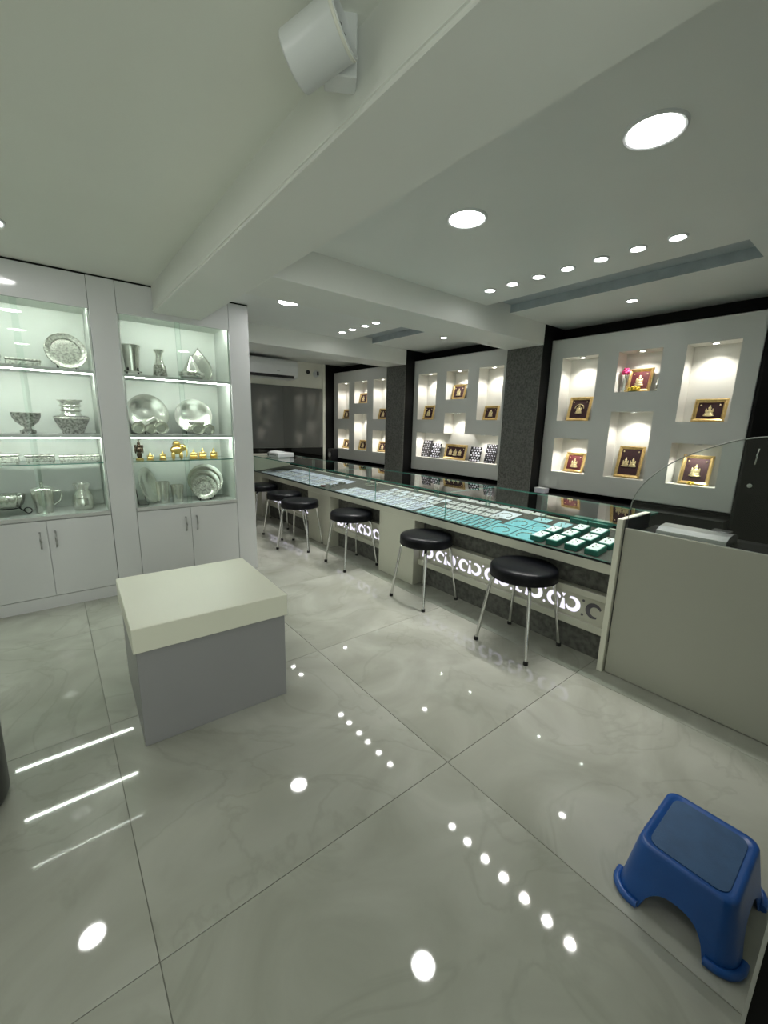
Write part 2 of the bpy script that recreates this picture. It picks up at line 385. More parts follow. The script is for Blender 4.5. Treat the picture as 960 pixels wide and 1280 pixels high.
# spotlight on the side of the long beam
t = thing('wall_spotlight', 'white cylindrical spotlight on a box bracket fixed to the side of the long beam', 'spotlight', (.79, 1.16, 2.44))
bm = bmesh.new(); add_box(bm, -.045, .045, -.032, .032, 0, .17, .003)
bmesh.ops.rotate(bm, verts=bm.verts, cent=(0, 0, 0), matrix=Matrix.Rotation(math.radians(-32), 3, 'Z'))
bmesh.ops.translate(bm, verts=bm.verts, vec=(-.048, .005, .002)); put('bracket_box', bm, PLASTW, t)
pA = Vector((.617, 1.197, 2.450)); pB = Vector((.694, 1.069, 2.499)); ax = (pB-pA).normalized(); rot = ax.to_track_quat('Z', 'Y').to_matrix()
R = .067; Lc = (pB-pA).length*1.0
def orient(bm, o):
    bmesh.ops.rotate(bm, verts=bm.verts, cent=(0, 0, 0), matrix=rot); bmesh.ops.translate(bm, verts=bm.verts, vec=o)
bm = lathe_bm([(0, 0), (R-.006, 0), (R, .005), (R, Lc), (R-.004, Lc+.001), (R-.006, Lc-.006), (R-.006, Lc-.03), (0, Lc-.03)], 48); orient(bm, pA)
smooth_sharp(put('lamp_barrel', bm, PLASTW, t, True))
bm = lathe_bm([(R-.001, Lc-.012), (R+.0018, Lc-.010), (R+.0018, Lc-.004), (R-.001, Lc-.002)], 48); orient(bm, pA); put('rim_ring', bm, OFFW, t, True)
bm = lathe_bm([(R-.0065, Lc-.028), (R*.62, Lc-.026), (R*.5, Lc-.012), (0, Lc-.012)], 40); orient(bm, pA)
lf = smooth_sharp(put('lamp_face', bm, STEEL, t, True))
bm = bmesh.new()
for k in range(7):
    a = 2*PI*k/6
    q = (0 if k == 6 else .02*math.cos(a), 0 if k == 6 else .02*math.sin(a), Lc-.011); add_ell(bm, q, (.005, .005, .002), 8)
orient(bm, pA); put('led_dots', bm, DARKP, lf, True)
tube('pivot_arm', [pA.lerp(pB, .55) + Vector((.03, 0, 0)), Vector((.735, 1.17, 2.50))], .012, PLASTW, t, True)

# ------------------------------------------------------------------ silver cabinets
def door_handle(x, z0, z1, parent):
    y = YC
    tube('handle', [(x, y-.002, z1), (x, y-.022, z1-.006), (x, y-.026, (z0+z1)/2), (x, y-.022, z0+.006), (x, y-.002, z0)], [.006, .0065, .0075, .006, .005], STEEL, parent, True, 10)
def cabinet(xa, xb, split, label, fascia_z):
    t = thing('display_cabinet', label, 'cabinet', ((xa+xb)/2, YC+.2, 0)); D = YC+.40
    box('back_panel', xa, xb, D, D+.012, .1, 2.57, WHITE_IN, t)
    box('side_panel', xa, xa+.012, YC+.02, D, .1, 2.57, WHITE_IN, t); box('side_panel', xb-.012, xb, YC+.02, D, .1, 2.57, WHITE_IN, t)
    box('base_carcass', xa, xb, YC+.022, D, .1, .728, WHITE, t)
    box('plinth', xa, xb, YC+.004, YC+.03, 0, .098, WHITE, t)
    box('fascia', xa+.001, xb-.001, YC, YC+.022, 2.336, 2.571, WHITE, t, bev=.001)
    box('top_panel', xa+.012, xb-.012, YC+.022, D, 2.36, 2.372, WHITE_IN, t)
    box('ledge', xa+.002, xb-.002, YC-.006, D, .730, .758, LEDGE, t, bev=.002)
    for z in (1.858, 1.362):
        box('shelf', xa+.012, xb-.012, YC+.018, D, z, z+.024, LEDGE, t, bev=.001)
    glass('glass_shelf', xa+.012, xb-.012, YC+.03, D-.01, 1.151, 1.160, t)
    for z in (2.3515, 1.850, 1.354):
        box('led_strip', xa+.02, xb-.02, YC+.03, YC+.042, z+.0015, z+.0075, E_LED, t)
    mid = (xa+xb)/2
    glass('glass_pane', xa+.013, mid+.02, YC+.008, YC+.013, .760, 2.336, t); glass('glass_pane', mid-.02, xb-.013, YC+.001, YC+.006, .760, 2.336, t)
    for (a, b, hx) in ((xa+.002, split-.0015, split-.048), (split+.0015, xb-.002, split+.047)):
        d = box('door', a, b, YC, YC+.02, .103, .722, WHITE, t, bev=.0015)
        door_handle(hx, .505, .635, d)
    return t
cabinet(-.53, .346, -.086, 'white display cabinet of silver pots and oblong boxes, with two doors below', 2.57)
cabinet(.532, 1.407, .970, 'white display cabinet of silver dinner plates and gold figurines, with two doors below', 2.57)
cabinet(-1.59, -.716, -1.15, 'white display cabinet beside the one of silver pots, partly past the black bin', 2.57)
for k, (a, b) in enumerate(((.347, .531), (1.408, 1.593), (-.715, -.531), (X0, -1.591))):
    struct(box('trim_%d' % (7+k), a+.001, b-.001, YC-.001, YC+.45, 0, 2.572, WHITE, bev=.002))
struct(box('trim_11', X0, 1.593, YC+.004, YC+.45, 2.573, ZC, BLACK))

# ------------------------------------------------------------------ silverware
def sv(name, label, cat, x, z, y=YC+.17, rz=0): return thing(name, label, cat, (x, y, z+.0005), rz)
def leaning_plate(name, label, x, z, r, tilt=14, yaw=0, prof=None, m=SILVER, y=YC+.2, stand=True, cat='plate', sx=1.):
    t = sv(name, label, cat, x, z, y, math.radians(yaw))
    prof = prof or [(0, .004), (r*.62, .004), (r*.70, .014), (r*.95, .022), (r, .024), (r, .019), (r*.72, .008), (r*.62, 0), (0, 0)]
    bm = lathe_bm(prof, 48)
    if sx != 1: bmesh.ops.scale(bm, verts=bm.verts, vec=(sx, 1, 1))
    a = math.radians(90-tilt)
    bmesh.ops.rotate(bm, verts=bm.verts, cent=(0, 0, 0), matrix=Matrix.Rotation(a, 3, 'X'))
    dz = -min(v.co.z for v in bm.verts) + .012; bmesh.ops.translate(bm, verts=bm.verts, vec=(0, 0, dz))
    smooth_sharp(put('dish', bm, m, t))
    if stand:
        for s in (-1, 1):
            tube('stand_leg', [(s*r*.45*sx, -.035, .022), (s*r*.45*sx, -.03, .004), (s*r*.45*sx, .05, .004), (s*r*.4*sx, .07, r*.9)], .004, IRON, t, seg=6)
    return t
def spun(name, label, cat, x, z, prof, m=SILVER, y=YC+.17, part='body', seg=36):
    t = sv(name, label, cat, x, z, y); lathe(part, prof, m, t, seg=seg); return t
def casket(name, label, x, z, L, D_, Hh, m=SILVERO, y=YC+.17):
    t = sv(name, label, 'box', x, z, y)
    box('body', -L/2, L/2, -D_/2, D_/2, .008, Hh*.68, m, t, False, bev=.006, seg=2)
    box('lid', -L/2-.004, L/2+.004, -D_/2-.004, D_/2+.004, Hh*.70, Hh, m, t, False, bev=.009, seg=2)
    for sx in (-1, 1):
        for sy in (-1, 1): blobs('foot', [((sx*(L/2-.015), sy*(D_/2-.012), .006), (.008, .008, .006))], SILVER, t, seg=8)
    return t
z1, z2, z3, z4 = 1.882, 1.386, 1.160, .758
# left unit
casket('silver_casket', 'long low engraved silver box on the top shelf beside the round plate', -.085, z1, .205, .10, .058)
leaning_plate('ornate_silver_plate', 'round engraved silver plate leaning on black feet on the top shelf', .182, z1, .138, 12, 4, m=SILVERO,
    prof=[(0, .004), (.095, .004), (.100, .014), (.128, .017), (.134, .022), (.138, .018), (.134, .012), (.1, .004), (.09, 0), (0, 0)])
spun('silver_finial_jar', 'engraved round silver jar at the end of the long low silver box', 'jar', -.265, z1, [(0, 0), (.035, 0), (.03, .012), (.05, .03), (.062, .06), (.05, .09), (.032, .105), (.036, .112), (.025, .13), (.008, .145), (0, .15)], SILVERO)
spun('footed_bowl', 'oxidised silver bowl on a narrow foot standing on the middle shelf', 'bowl', -.116, z2, [(0, 0), (.048, 0), (.05, .022), (.04, .028), (.024, .036), (.022, .05), (.04, .062), (.07, .09), (.087, .125), (.091, .158), (.087, .158), (.082, .125), (.06, .09), (.03, .07), (0, .066)], DSILV)
t = sv('silver_pot', 'wide two-tone silver pot with a stacked neck standing on the middle shelf', 'pot', .165, z2)
lathe('pot_body', [(0, 0), (.07, 0), (.078, .03), (.095, .065), (.112, .10), (.118, .125), (.115, .138), (.09, .145), (0, .146)], DSILV, t)
lathe('pot_neck', [(.08, .144), (.066, .16), (.062, .175), (.074, .185), (.062, .197), (.06, .21), (.075, .22), (.064, .235), (.07, .25), (.085, .262), (.085, .268), (.06, .262), (0, .262)], SILVER, t)
lathe('pot_band', [(.118, .118), (.123, .124), (.118, .131)], SILVERO, t)
casket('silver_casket', 'engraved silver box with pierced sides on the glass shelf below the footed bowl', -.29, z3, .19, .10, .075)
casket('silver_casket', 'dark engraved silver box between two lighter ones on the glass shelf', -.066, z3, .180, .10, .066, DSILV)
casket('silver_casket', 'longest flat silver box on the glass shelf, under the wide pot', .185, z3, .268, .11, .058, SILVERO)
t = sv('silver_basket', 'fluted silver basket on a black scroll stand on the cabinet ledge', 'basket', -.30, z4)
bm = bmesh.new(); n = 48
prev = None
for (r, z) in ((.05, .06), (.085, .08), (.10, .13), (.105, .165), (.098, .163), (.08, .09), (.045, .066)):
    ring = [bm.verts.new(((r*(1+.05*math.cos(12*2*PI*k/n)))*math.cos(2*PI*k/n), (r*(1+.05*math.cos(12*2*PI*k/n)))*math.sin(2*PI*k/n), z)) for k in range(n)]
    if prev:
        for k in range(n): bm.faces.new((prev[k], prev[(k+1) % n], ring[(k+1) % n], ring[k]))
    else: bm.faces.new(ring[::-1])
    prev = ring
bm.faces.new(prev); bmesh.ops.recalc_face_normals(bm, faces=bm.faces)
put('fluted_bowl', bm, SILVER, t, smooth=True)
for s in (-1, 1):
    tube('scroll_foot', [(s*(.115 - .028*math.cos(a)*(1-.06*a)), -.03, .032 + .028*math.sin(a)*(1-.06*a)) for a in [i*.5 for i in range(13)]] + [(s*.06, -.03, .062)], .0045, IRON, t, seg=6)
tube('stand_ring', [(.07*math.cos(a), .07*math.sin(a), .06) for a in [i*2*PI/24 for i in range(25)]], .004, IRON, t, seg=6)
t = sv('lidded_jug', 'tall polished silver jug with knobbed lid and side handle on the cabinet ledge', 'jug', -.085, z4)
lathe('jug_body', [(0, 0), (.058, 0), (.055, .012), (.062, .05), (.071, .12), (.076, .185), (.07, .19), (0, .19)], SILVER, t)
lathe('jug_lid', [(.078, .19), (.07, .203), (.035, .215), (.012, .219), (.009, .226), (.015, .236), (.01, .248), (0, .25)], SILVER, t)
tube('jug_handle', [(.07, 0, .17), (.115, 0, .175), (.122, 0, .14), (.105, 0, .09), (.065, 0, .06)], [.007, .008, .008, .007, .006], SILVER, t)
spun('silver_water_pot', 'small round silver water pot with flared rim on the cabinet ledge', 'pot', .172, z4, [(0, 0), (.058, 0), (.066, .008), (.073, .03), (.074, .085), (.069, .10), (.072, .108), (.062, .135), (.048, .155), (.046, .175), (.058, .205), (.064, .222), (.06, .222), (.044, .18), (0, .17)], SILVER)
# right unit
t = sv('tumbler_rack', 'faceted pale silver tumbler standing in a black-footed rack on the top shelf', 'tumbler', .628, z1)
lathe('cup', [(0, .03), (.05, .03), (.058, .12), (.066, .215), (.075, .245), (.07, .245), (.06, .215), (.05, .05), (0, .045)], SILVER, t, seg=10)
for a in range(4): tube('rack_leg', [(.06*math.cos(a*PI/2+.7), .06*math.sin(a*PI/2+.7), 0), (.055*math.cos(a*PI/2+.7), .055*math.sin(a*PI/2+.7), .06)], .005, IRON, t, seg=6)
lathe('rack_tray', [(0, .024), (.07, .024), (.072, .032), (0, .03)], SILVER, t)
t = sv('silver_vase', 'narrow-necked silver vase with fluted lower body on the top shelf', 'vase', .84, z1)
lathe('vase_body', [(0, 0), (.056, 0), (.058, .01), (.05, .09), (.044, .105)], DSILV, t, seg=16)
lathe('vase_neck', [(.044, .104), (.034, .13), (.026, .17), (.028, .205), (.042, .222), (.042, .232), (.034, .232), (.02, .2), (0, .19)], SILVER, t)
t = sv('silver_cone_bowl', 'covered silver bowl with a ribbed pyramid lid on the top shelf', 'bowl', 1.10, z1, YC+.15)
lathe('bowl_body', [(0, 0), (.07, 0), (.10, .02), (.108, .055), (.112, .062), (.10, .064), (0, .064)], SILVER, t)
lathe('bowl_band', [(.1085, .03), (.111, .036), (.1085, .042)], DSILV, t)
prof = [(.085, .064)]
for k in range(8): prof += [(.08-.009*k, .07+.017*k), (.073-.009*k, .082+.017*k)]
lathe('ribbed_lid', prof + [(0, .215)], SILVER, t)
t = sv('leaf_tray', 'pointed leaf-shaped silver tray standing upright behind the pyramid-lidded bowl', 'tray', 1.215, z1, YC+.315)
pts = [(-.12+.24*k/20, .0) for k in range(0)]
leaf = [(.11*math.cos(a)*(1 if math.sin(a) < 0 else (1-math.sin(a)**2.2)), .105 + (.315-.105 if math.sin(a) > 0 else .105)*math.sin(a)*(1 if math.sin(a) < 0 else .98)) for a in [2*PI*i/40 for i in range(40)]]
lo = extrude_poly('leaf_plate', leaf, 1, -.006, .006, SILVER, t)
lo.rotation_euler = (math.radians(-10), 0, 0); lo.location.z += .002
tube('leaf_rim', [(p[0], -.012 + p[1]*math.sin(math.radians(10))*.0 , p[1]) for p in leaf+leaf[:1]], .006, SILVER, lo, seg=6).location = (0, -.006, 0)
p1 = leaning_plate('dinner_plate', 'largest round polished silver plate leaning on the middle shelf with cups before it', .722, z2, .172, 12, 3, y=YC+.24)
p2 = leaning_plate('dinner_plate', 'tilted round silver plate leaning on the middle shelf under the pyramid-lidded bowl', 1.125, z2, .165, 16, -14, y=YC+.28)
def cup(label, x, z, y, r=.05, h=.055, tip=0, m=SILVER, up=0):
    t = sv('silver_cup', label, 'cup', x, z, y)
    bm = lathe_bm([(0, 0), (r*.7, 0), (r*.95, h*.4), (r, h), (r*.94, h), (r*.88, h*.45), (r*.6, h*.12), (0, h*.1)], 28)
    if tip: bmesh.ops.rotate(bm, verts=bm.verts, cent=(0, 0, 0), matrix=Matrix.Rotation(math.radians(tip), 3, 'X'))
    dz = -min(v.co.z for v in bm.verts); bmesh.ops.translate(bm, verts=bm.verts, vec=(0, 0, dz+up))
    smooth_sharp(put('bowl_shell', bm, m, t)); return t
cup('small silver cup tipped on its side before the largest plate, at its left foot', .622, z2, YC+.13, .055, .05, 72)
cup('small silver cup tipped on its side before the largest plate, at its right foot', .80, z2, YC+.13, .058, .05, 72)
cup('small silver cup tipped on its side midway before the largest plate', .712, z2, YC+.09, .042, .045, 65)
t = sv('silver_tumbler', 'silver tumbler lying slantwise before the largest plate', 'tumbler', .72, z2, YC+.155)
bm = lathe_bm([(0, 0), (.03, 0), (.036, .12), (.033, .12), (.028, .006), (0, .005)], 24)
bmesh.ops.rotate(bm, verts=bm.verts, cent=(0, 0, 0), matrix=Matrix.Rotation(math.radians(62), 3, 'Y')); bmesh.ops.translate(bm, verts=bm.verts, vec=(-.06, 0, .075))
smooth_sharp(put('tumbler_shell', bm, SILVER, t))
tube('tumbler_prop', [(-.045, 0, 0), (-.04, 0, .062)], .004, IRON, t, seg=6)
cup('silver cup tipped up before the tilted plate, nearest its shallow bowl', 1.10, z2, YC+.085, .058, .05, 68)
cup('silver cup tipped up before the tilted plate, farther from its shallow bowl', 1.205, z2, YC+.12, .05, .05, 70)
t = spun('shallow_silver_bowl', 'shallow silver bowl propped up on a black foot before the tilted plate', 'bowl', 1.115, z2, [(0, .085), (.05, .085), (.07, .10), (.075, .118), (.068, .118), (.045, .095), (0, .093)], SILVER, YC+.165)
tube('prop_foot', [(0, 0, 0), (0, 0, .085)], .006, IRON, t, seg=8)
# gold figurines on the glass shelf
t = sv('black_figurine', 'dark bronze figurine with raised headdress on a gold base', 'figurine', .615, z3, YC+.14)
lathe('gold_base', [(0, 0), (.03, 0), (.032, .01), (.026, .016), (0, .017)], GOLD, t, seg=20)
blobs('figure_body', [((0, 0, .045), (.022, .016, .032)), ((0, 0, .09), (.026, .018, .03)), ((-.028, 0, .085), (.008, .008, .028)), ((.028, 0, .085), (.008, .008, .028)), ((0, -.004, .125), (.017, .016, .019)), ((0, 0, .148), (.013, .012, .012)), ((0, 0, .168), (.005, .005, .014)), ((-.026, 0, .12), (.01, .006, .016)), ((.026, 0, .12), (.01, .006, .016))], BRONZE, t)
def gold_fig(label, x, k=1., wide=1.):
    t = sv('gold_figurine', label, 'figurine', x, z3, YC+.13)
    lathe('base', [(0, 0), (.026*wide*k, 0), (.027*wide*k, .006*k), (.02*wide*k, .011*k), (0, .012*k)], GOLD, t, seg=18)
    blobs('figure_body', [((0, 0, .026*k), (.026*wide*k, .018*k, .016*k)), ((0, 0, .05*k), (.016*k*wide, .013*k, .022*k)), ((0, -.002, .078*k), (.012*k, .012*k, .013*k)), ((0, 0, .094*k), (.006*k, .006*k, .009*k)), ((-.02*wide*k, -.003, .048*k), (.006*k, .006*k, .017*k)), ((.02*wide*k, -.003, .048*k), (.006*k, .006*k, .017*k))], GOLD, t, seg=10)
gold_fig('smallest gold figurine, standing between the dark bronze figurine and another gold one', .695, .68, 1.6)
gold_fig('small gold figurine beside the elephant, on its dark bronze side', .797, .78, 1.45)
gold_fig('wide gold figurine beside the elephant trunk', 1.062, .88, 1.7)
gold_fig('gold seated figurine in the middle of the three beyond the elephant', 1.145, .98, 1.55)
gold_fig('gold figurine at the end of the glass shelf, farthest from the bronze one', 1.245, .96, 1.5)
t = sv('gold_elephant', 'gold elephant with a howdah on its back among small gold figurines', 'figurine', .93, z3, YC+.14)
blobs('elephant_body', [((-.01, 0, .085), (.055, .034, .042)), ((.045, 0, .105), (.03, .026, .032)), ((.035, -.026, .108), (.022, .007, .027)), ((.035, .026, .108), (.022, .007, .027))] +
      [((sx, sy, .032), (.014, .013, .033)) for sx in (-.042, .024) for sy in (-.018, .018)] +
      [((.066+.012*math.sin(k*.5), 0, .098-.014*k), (.011-.001*k, .011-.001*k, .011)) for k in range(6)], GOLD, t)
box('howdah', -.038, .02, -.028, .028, .12, .145, GOLD, t, False, bev=.004)
blobs('howdah_roof', [((-.009, 0, .152), (.03, .028, .018))], GOLD, t)
# ledge of the right unit
leaning_plate('dinner_plate', 'silver plate seen nearly edge-on, leaning on the ledge against the cabinet side', .655, z4, .165, 14, 58, y=YC+.17)
for lab, x, y, h in (('taller silver tumbler of the pair beside the edge-on plate', .775, YC+.13, .20), ('shorter silver tumbler of the pair beside the edge-on plate', .895, YC+.13, .165)):
    t = sv('silver_tumbler', lab, 'tumbler', x, z4, y)
    lathe('tumbler_shell', [(0, .006), (.045, .006), (.047, .02), (.052, h*.6), (.058, h), (.053, h), (.045, h*.3), (0, .02)], SILVER, t, seg=20)
    lathe('foot_ring', [(.038, 0), (.046, 0), (.046, .006), (.038, .006)], SILVER, t, seg=20)
leaning_plate('dinner_plate', 'largest silver plate of the leaning stack on the ledge', 1.19, z4, .165, 13, -8, y=YC+.27)
leaning_plate('dinner_plate', 'middle-sized silver plate of the leaning stack on the ledge', 1.16, z4, .140, 13, -4, y=YC+.19, stand=False)
leaning_plate('dinner_plate', 'smallest engraved silver plate at the front of the leaning stack on the ledge', 1.135, z4, .112, 13, 0, y=YC+.12, m=SILVERO)

# ------------------------------------------------------------------ niche panels on the right wall
PANELS = [(.828, [(.965, 1.332), (1.515, 1.885), (2.075, 2.447)], 2.585), (3.022, [(3.18, 3.55), (3.73, 4.105), (4.293, 4.66)], 4.758), (5.192, [(5.40, 5.76), (5.94, 6.315), (6.49, 6.86)], 7.005)]
PNAMES = ['grey wall panel with six lit picture niches beside the black cupboard', 'grey wall panel between the textured pillars with a wide lit niche of earring boards', 'grey wall panel with six small lit niches beside the air conditioner wall']
def niche_lamp(x, y, z, panel, wide=False):
    o = lathe('niche_lamp', [(.03, -.001), (.03, -.008), (.022, -.009), (.022, -.005), (0, -.005)], [PLASTW], panel, (0, 0, 0), 20)
    o.location = Vector((x, y, z-.005)) - wloc(panel)
    d = lathe('lamp_disc', [(.021, -.006), (.010, -.0065), (0, -.0065)], [E_NIC], o, (0, 0, 0), 20); d.location = (0, 0, -.003)
    ld = bpy.data.lights.new('niche_lamp_light', 'SPOT'); ld.energy = W_NICHE*(1 if not wide else .6)*4; ld.spot_size = math.radians(125); ld.spot_blend = .7; ld.color = (1, .97, .90); ld.shadow_soft_size = .018
    lo = bpy.data.objects.new('niche_lamp_light', ld); COL.objects.link(lo); lo.parent = o; lo.location = (0, 0, -.014)
for k, (ya, cols, yb) in enumerate(PANELS):
    def hole(u, v, cols=cols, k=k):
        a, b, c = cols
        for q in (a, c):
            if q[0] < u < q[1] and (1.61 < v < 2.252 or (k != 1 and 1.064 < v < 1.425)): return True
        if b[0] < u < b[1] and (1.882 < v < 2.252 or 1.064 < v < 1.70): return True
        return k == 1 and a[0] < u < c[1] and 1.064 < v < 1.426
    us = sorted([ya, yb] + [v for q in cols for v in q]); vs = [.872, 1.064, 1.425, 1.61, 1.70, 1.882, 2.252, 2.446]
    t = thing('niche_panel', PNAMES[k], 'wall panel', (XP+.1, (ya+yb)/2, .872))
    recessed_sheet('panel_face', us, vs, hole, lambda u, v, d: (XP + .185*d, u, v), [PANELG, NICHE], t)
    for (nm, a) in (('side', (XP, XW-.03, ya, ya+.004, .872, 2.446)), ('side', (XP, XW-.03, yb-.004, yb, .872, 2.446)), ('top_edge', (XP, XW-.03, ya, yb, 2.440, 2.446)), ('bottom_edge', (XP, XW-.03, ya, yb, .872, .876))):
        box('panel_'+nm, *a, PANELG, t)
    a, b, c = cols; xl = XP+.058
    for q in (a, c):
        niche_lamp(xl, sum(q)/2, 2.252, t)
        if k != 1: niche_lamp(xl, sum(q)/2, 1.425, t)
    niche_lamp(XP+.05, sum(b)/2, 2.252, t); niche_lamp(xl, sum(b)/2, 1.70, t)
    if k == 1:
        for y in (3.29, 3.47, 4.36, 4.56): niche_lamp(xl, y, 1.426, t, True)

# pictures and boards standing in the niches
def seated(bm, cx, cz, k, sy=0.):
    for (y, z, ry, rz) in ((0, -.045, .05, .018), (0, -.015, .03, .03), (0, .028, .018, .018), (0, .052, .01, .014), (-.034, -.005, .01, .03), (.034, -.005, .01, .03), (0, -.066, .06, .012)):
        add_ell(bm, (-.004, cx + y*k, cz + z*k), (.006, ry*k, rz*k), 10)
def arch(bm, cx, cz, k):
    add_tube(bm, [(-.002, cx + .06*k*math.cos(a), cz + .01*k + .06*k*math.sin(a)) for a in [PI*i/14 for i in range(15)]], .006*k, 6)
def picture(label, y, z, w_, h_, kind, velvet=MAROON, x=4.435, lean=14, yaw=0, group=None):
    t = thing('framed_picture', label, 'picture', (x, y, z+.001), math.radians(yaw), group)
    fwid = .03 if w_ < .35 else .034
    bm = bmesh.new(); prof = [(0, .0), (0, -.012), (.35, -.022), (.7, -.016), (1, -.006), (1, 0)]
    cs = [(-1, 0), (1, 0), (1, 1), (-1, 1)]; rings = []
    for (sx, sz) in cs:
        ring = []
        for (q, dx) in prof:
            ring.append(bm.verts.new((dx, sx*(w_/2 - q*fwid), (q*fwid if sz == 0 else h_ - q*fwid))))
        rings.append(ring)
    for i in range(4):
        A, B = rings[i], rings[(i+1) % 4]
        for j in range(len(prof)): bm.faces.new((A[j], A[(j+1) % len(prof)], B[(j+1) % len(prof)], B[j]))
    bmesh.ops.recalc_face_normals(bm, faces=bm.faces)
    def leanf(bm):
        bmesh.ops.rotate(bm, verts=bm.verts, cent=(0, 0, 0), matrix=Matrix.Rotation(math.radians(lean), 3, 'Y'))
        bmesh.ops.translate(bm, verts=bm.verts, vec=(0, 0, max(0, .0)))
    leanf(bm); put('frame', bm, GOLDF, t)
    bm = bmesh.new(); add_box(bm, -.006, .004, -w_/2+fwid*.8, w_/2-fwid*.8, fwid*.8, h_-fwid*.8); leanf(bm); bk = put('velvet_ground', bm, velvet, t)
    zc = h_*.5; k = min(w_, h_)*3.6
    figs = {'one': [(0, .95)], 'arch': [(0, .75)], 'two': [(-.033, .75), (.033, .75)], 'three': [(-.085, .8), (0, .9), (.085, .8)]}[kind]
    def relief(bm, nm):
        bmesh.ops.translate(bm, verts=bm.verts, vec=(-.006, 0, 0)); leanf(bm); put(nm, bm, GOLDR, t, smooth=True)
    for cy_, kf in figs:
        bm = bmesh.new(); seated(bm, cy_, zc, k*kf); relief(bm, 'gold_figure')
    if kind == 'arch': bm = bmesh.new(); arch(bm, 0, zc-.005, k*.9); relief(bm, 'gold_arch')
    for s_ in (-1, 1): bm = bmesh.new(); add_ell(bm, (-.004, s_*(w_/2-fwid-.02), h_-fwid-.025), (.004, .007, .007), 8); relief(bm, 'gold_rosette')
    bm = bmesh.new(); add_box(bm, .05, .056, -.02, .02, 0, h_*.55); bmesh.ops.rotate(bm, verts=bm.verts, cent=(.053, 0, 0), matrix=Matrix.Rotation(math.radians(-4), 3, 'Y')); put('easel_back', bm, WOODBK, t)
    return t
FZ, LZ, MZ = 1.61, 1.064, 1.882
picture('gold-framed picture of a figure under an arch, in the niche by the textured pillar', 2.27, FZ, .24, .255, 'arch')
picture('gold-framed picture behind yellow flowers, beside the pink flower vase', 1.715, MZ, .212, .225, 'one', MAROONR)
picture('wide gold-framed picture in the tall niche next to the black cupboard', 1.125, FZ, .234, .198, 'one', x=4.43)
picture('gold-framed picture on red ground in the low niche below the arch picture', 2.25, LZ, .215, .215, 'one', MAROONR)
picture('tallest gold-framed picture, showing a pair of standing figures', 1.705, LZ, .235, .315, 'two')
picture('gold-framed picture with one yellow flower at its foot, behind the curved glass', 1.15, LZ, .23, .265, 'one')
picture('gold-framed picture in the tall niche beside the farther textured pillar', 4.535, FZ, .20, .21, 'one', velvet=MAROON, yaw=4)
picture('gold-framed picture in the short upper niche above the earring boards', 3.97, MZ, .22, .205, 'one', velvet=MAROON, yaw=4)
picture('gold-framed picture in the tall niche beside the nearer textured pillar', 3.41, FZ, .225, .185, 'one', velvet=MAROON)
picture('widest gold-framed picture, of three figures, between the earring boards', 3.975, LZ, .40, .215, 'three', velvet=MAROON)
far = ['gold-framed picture in the %s of the farthest grey panel' % q for q in ('tall niche by the corner', 'short upper niche', 'tall niche by the pillar', 'low niche by the corner', 'tall lower niche', 'low niche by the pillar')]
for lab, (y, z, w_, h_) in zip(far, ((6.72, FZ, .19, .18), (6.19, MZ, .20, .18), (5.62, FZ, .20, .18), (6.72, LZ, .19, .17), (6.19, LZ, .20, .18), (5.62, LZ, .19, .18))):
    picture(lab, y, z, w_, h_, 'one', velvet=MAROON, yaw=8, group='pictures in the farthest niche panel')
def earring_board(label, y, w_, h_, dark):
    t = thing('earring_board', label, 'display board', (4.44, y, LZ+.001))
    lean = Matrix.Rotation(math.radians(14), 3, 'Y')
    bm = bmesh.new(); add_box(bm, -.006, .006, -w_/2, w_/2, 0, h_, .002); bmesh.ops.rotate(bm, verts=bm.verts, cent=(0, 0, 0), matrix=lean)
    put('board', bm, DARKP, t)
    bm = bmesh.new(); ny, nz = (5, 9) if dark else (4, 6)
    for i in range(nz):
        for j in range(ny):
            yy = -w_/2 + w_*(j+.5 + (.25 if i % 2 else -.2))/ny
            if abs(yy) > w_/2-.012: continue
            zz = h_*(i+.5)/nz
            if dark: add_ell(bm, (-.008, yy, zz), (.004, w_/ny*.30, h_/nz*.15), 8, Matrix.Rotation(.5, 3, 'X'))
            else: add_ell(bm, (-.008, yy, zz), (.004, w_/ny*.36, h_/nz*.38), 8)
    bmesh.ops.rotate(bm, verts=bm.verts, cent=(0, 0, 0), matrix=lean)
    e = put('silver_earrings', bm, CARDW, t, smooth=True); e['kind'] = 'stuff'
    bm = bmesh.new(); add_box(bm, .06, .066, -.02, .02, 0, h_*.6); put('easel_back', bm, DARKP, t)
earring_board('black board with slanting rows of small silver pieces, next to the farther pillar', 4.562, .182, .25, True)
earring_board('board of large white oval silver pieces, far-pillar side of the wide picture', 4.365, .19, .21, False)
earring_board('board of large white oval silver pieces, near-pillar side of the wide picture', 3.625, .183, .20, False)
earring_board('black board with slanting rows of small silver pieces, next to the nearer pillar', 3.37, .178, .25, True)
def petals(bm, c, r, n=9):
    for k in range(n):
        a = 2*PI*k/n; add_ell(bm, (c[0]+r*.55*math.cos(a), c[1]+r*.55*math.sin(a), c[2]+.3*r*math.sin(k*2.1)), (r*.5, r*.5, r*.4), 8)
    add_ell(bm, c, (r*.5, r*.5, r*.55), 8)
t = thing('yellow_flowers', 'bunch of yellow marigold heads at the foot of the upper picture', 'flowers', (4.375, 1.725, MZ))
for (dy, dz, r) in ((-.03, .03, .026), (.03, .028, .026), (0, .03, .03)):
    bm = bmesh.new(); petals(bm, (0, dy, dz), r); put('flower_head', bm, YELL, t, smooth=True)
tube('flower_stem', [(0, -.03, .008), (.005, .045, .006)], .004, STEMG, t, seg=6)
t = thing('yellow_flower', 'single yellow marigold at the foot of the picture behind the curved glass', 'flower', (4.375, 1.15, LZ))
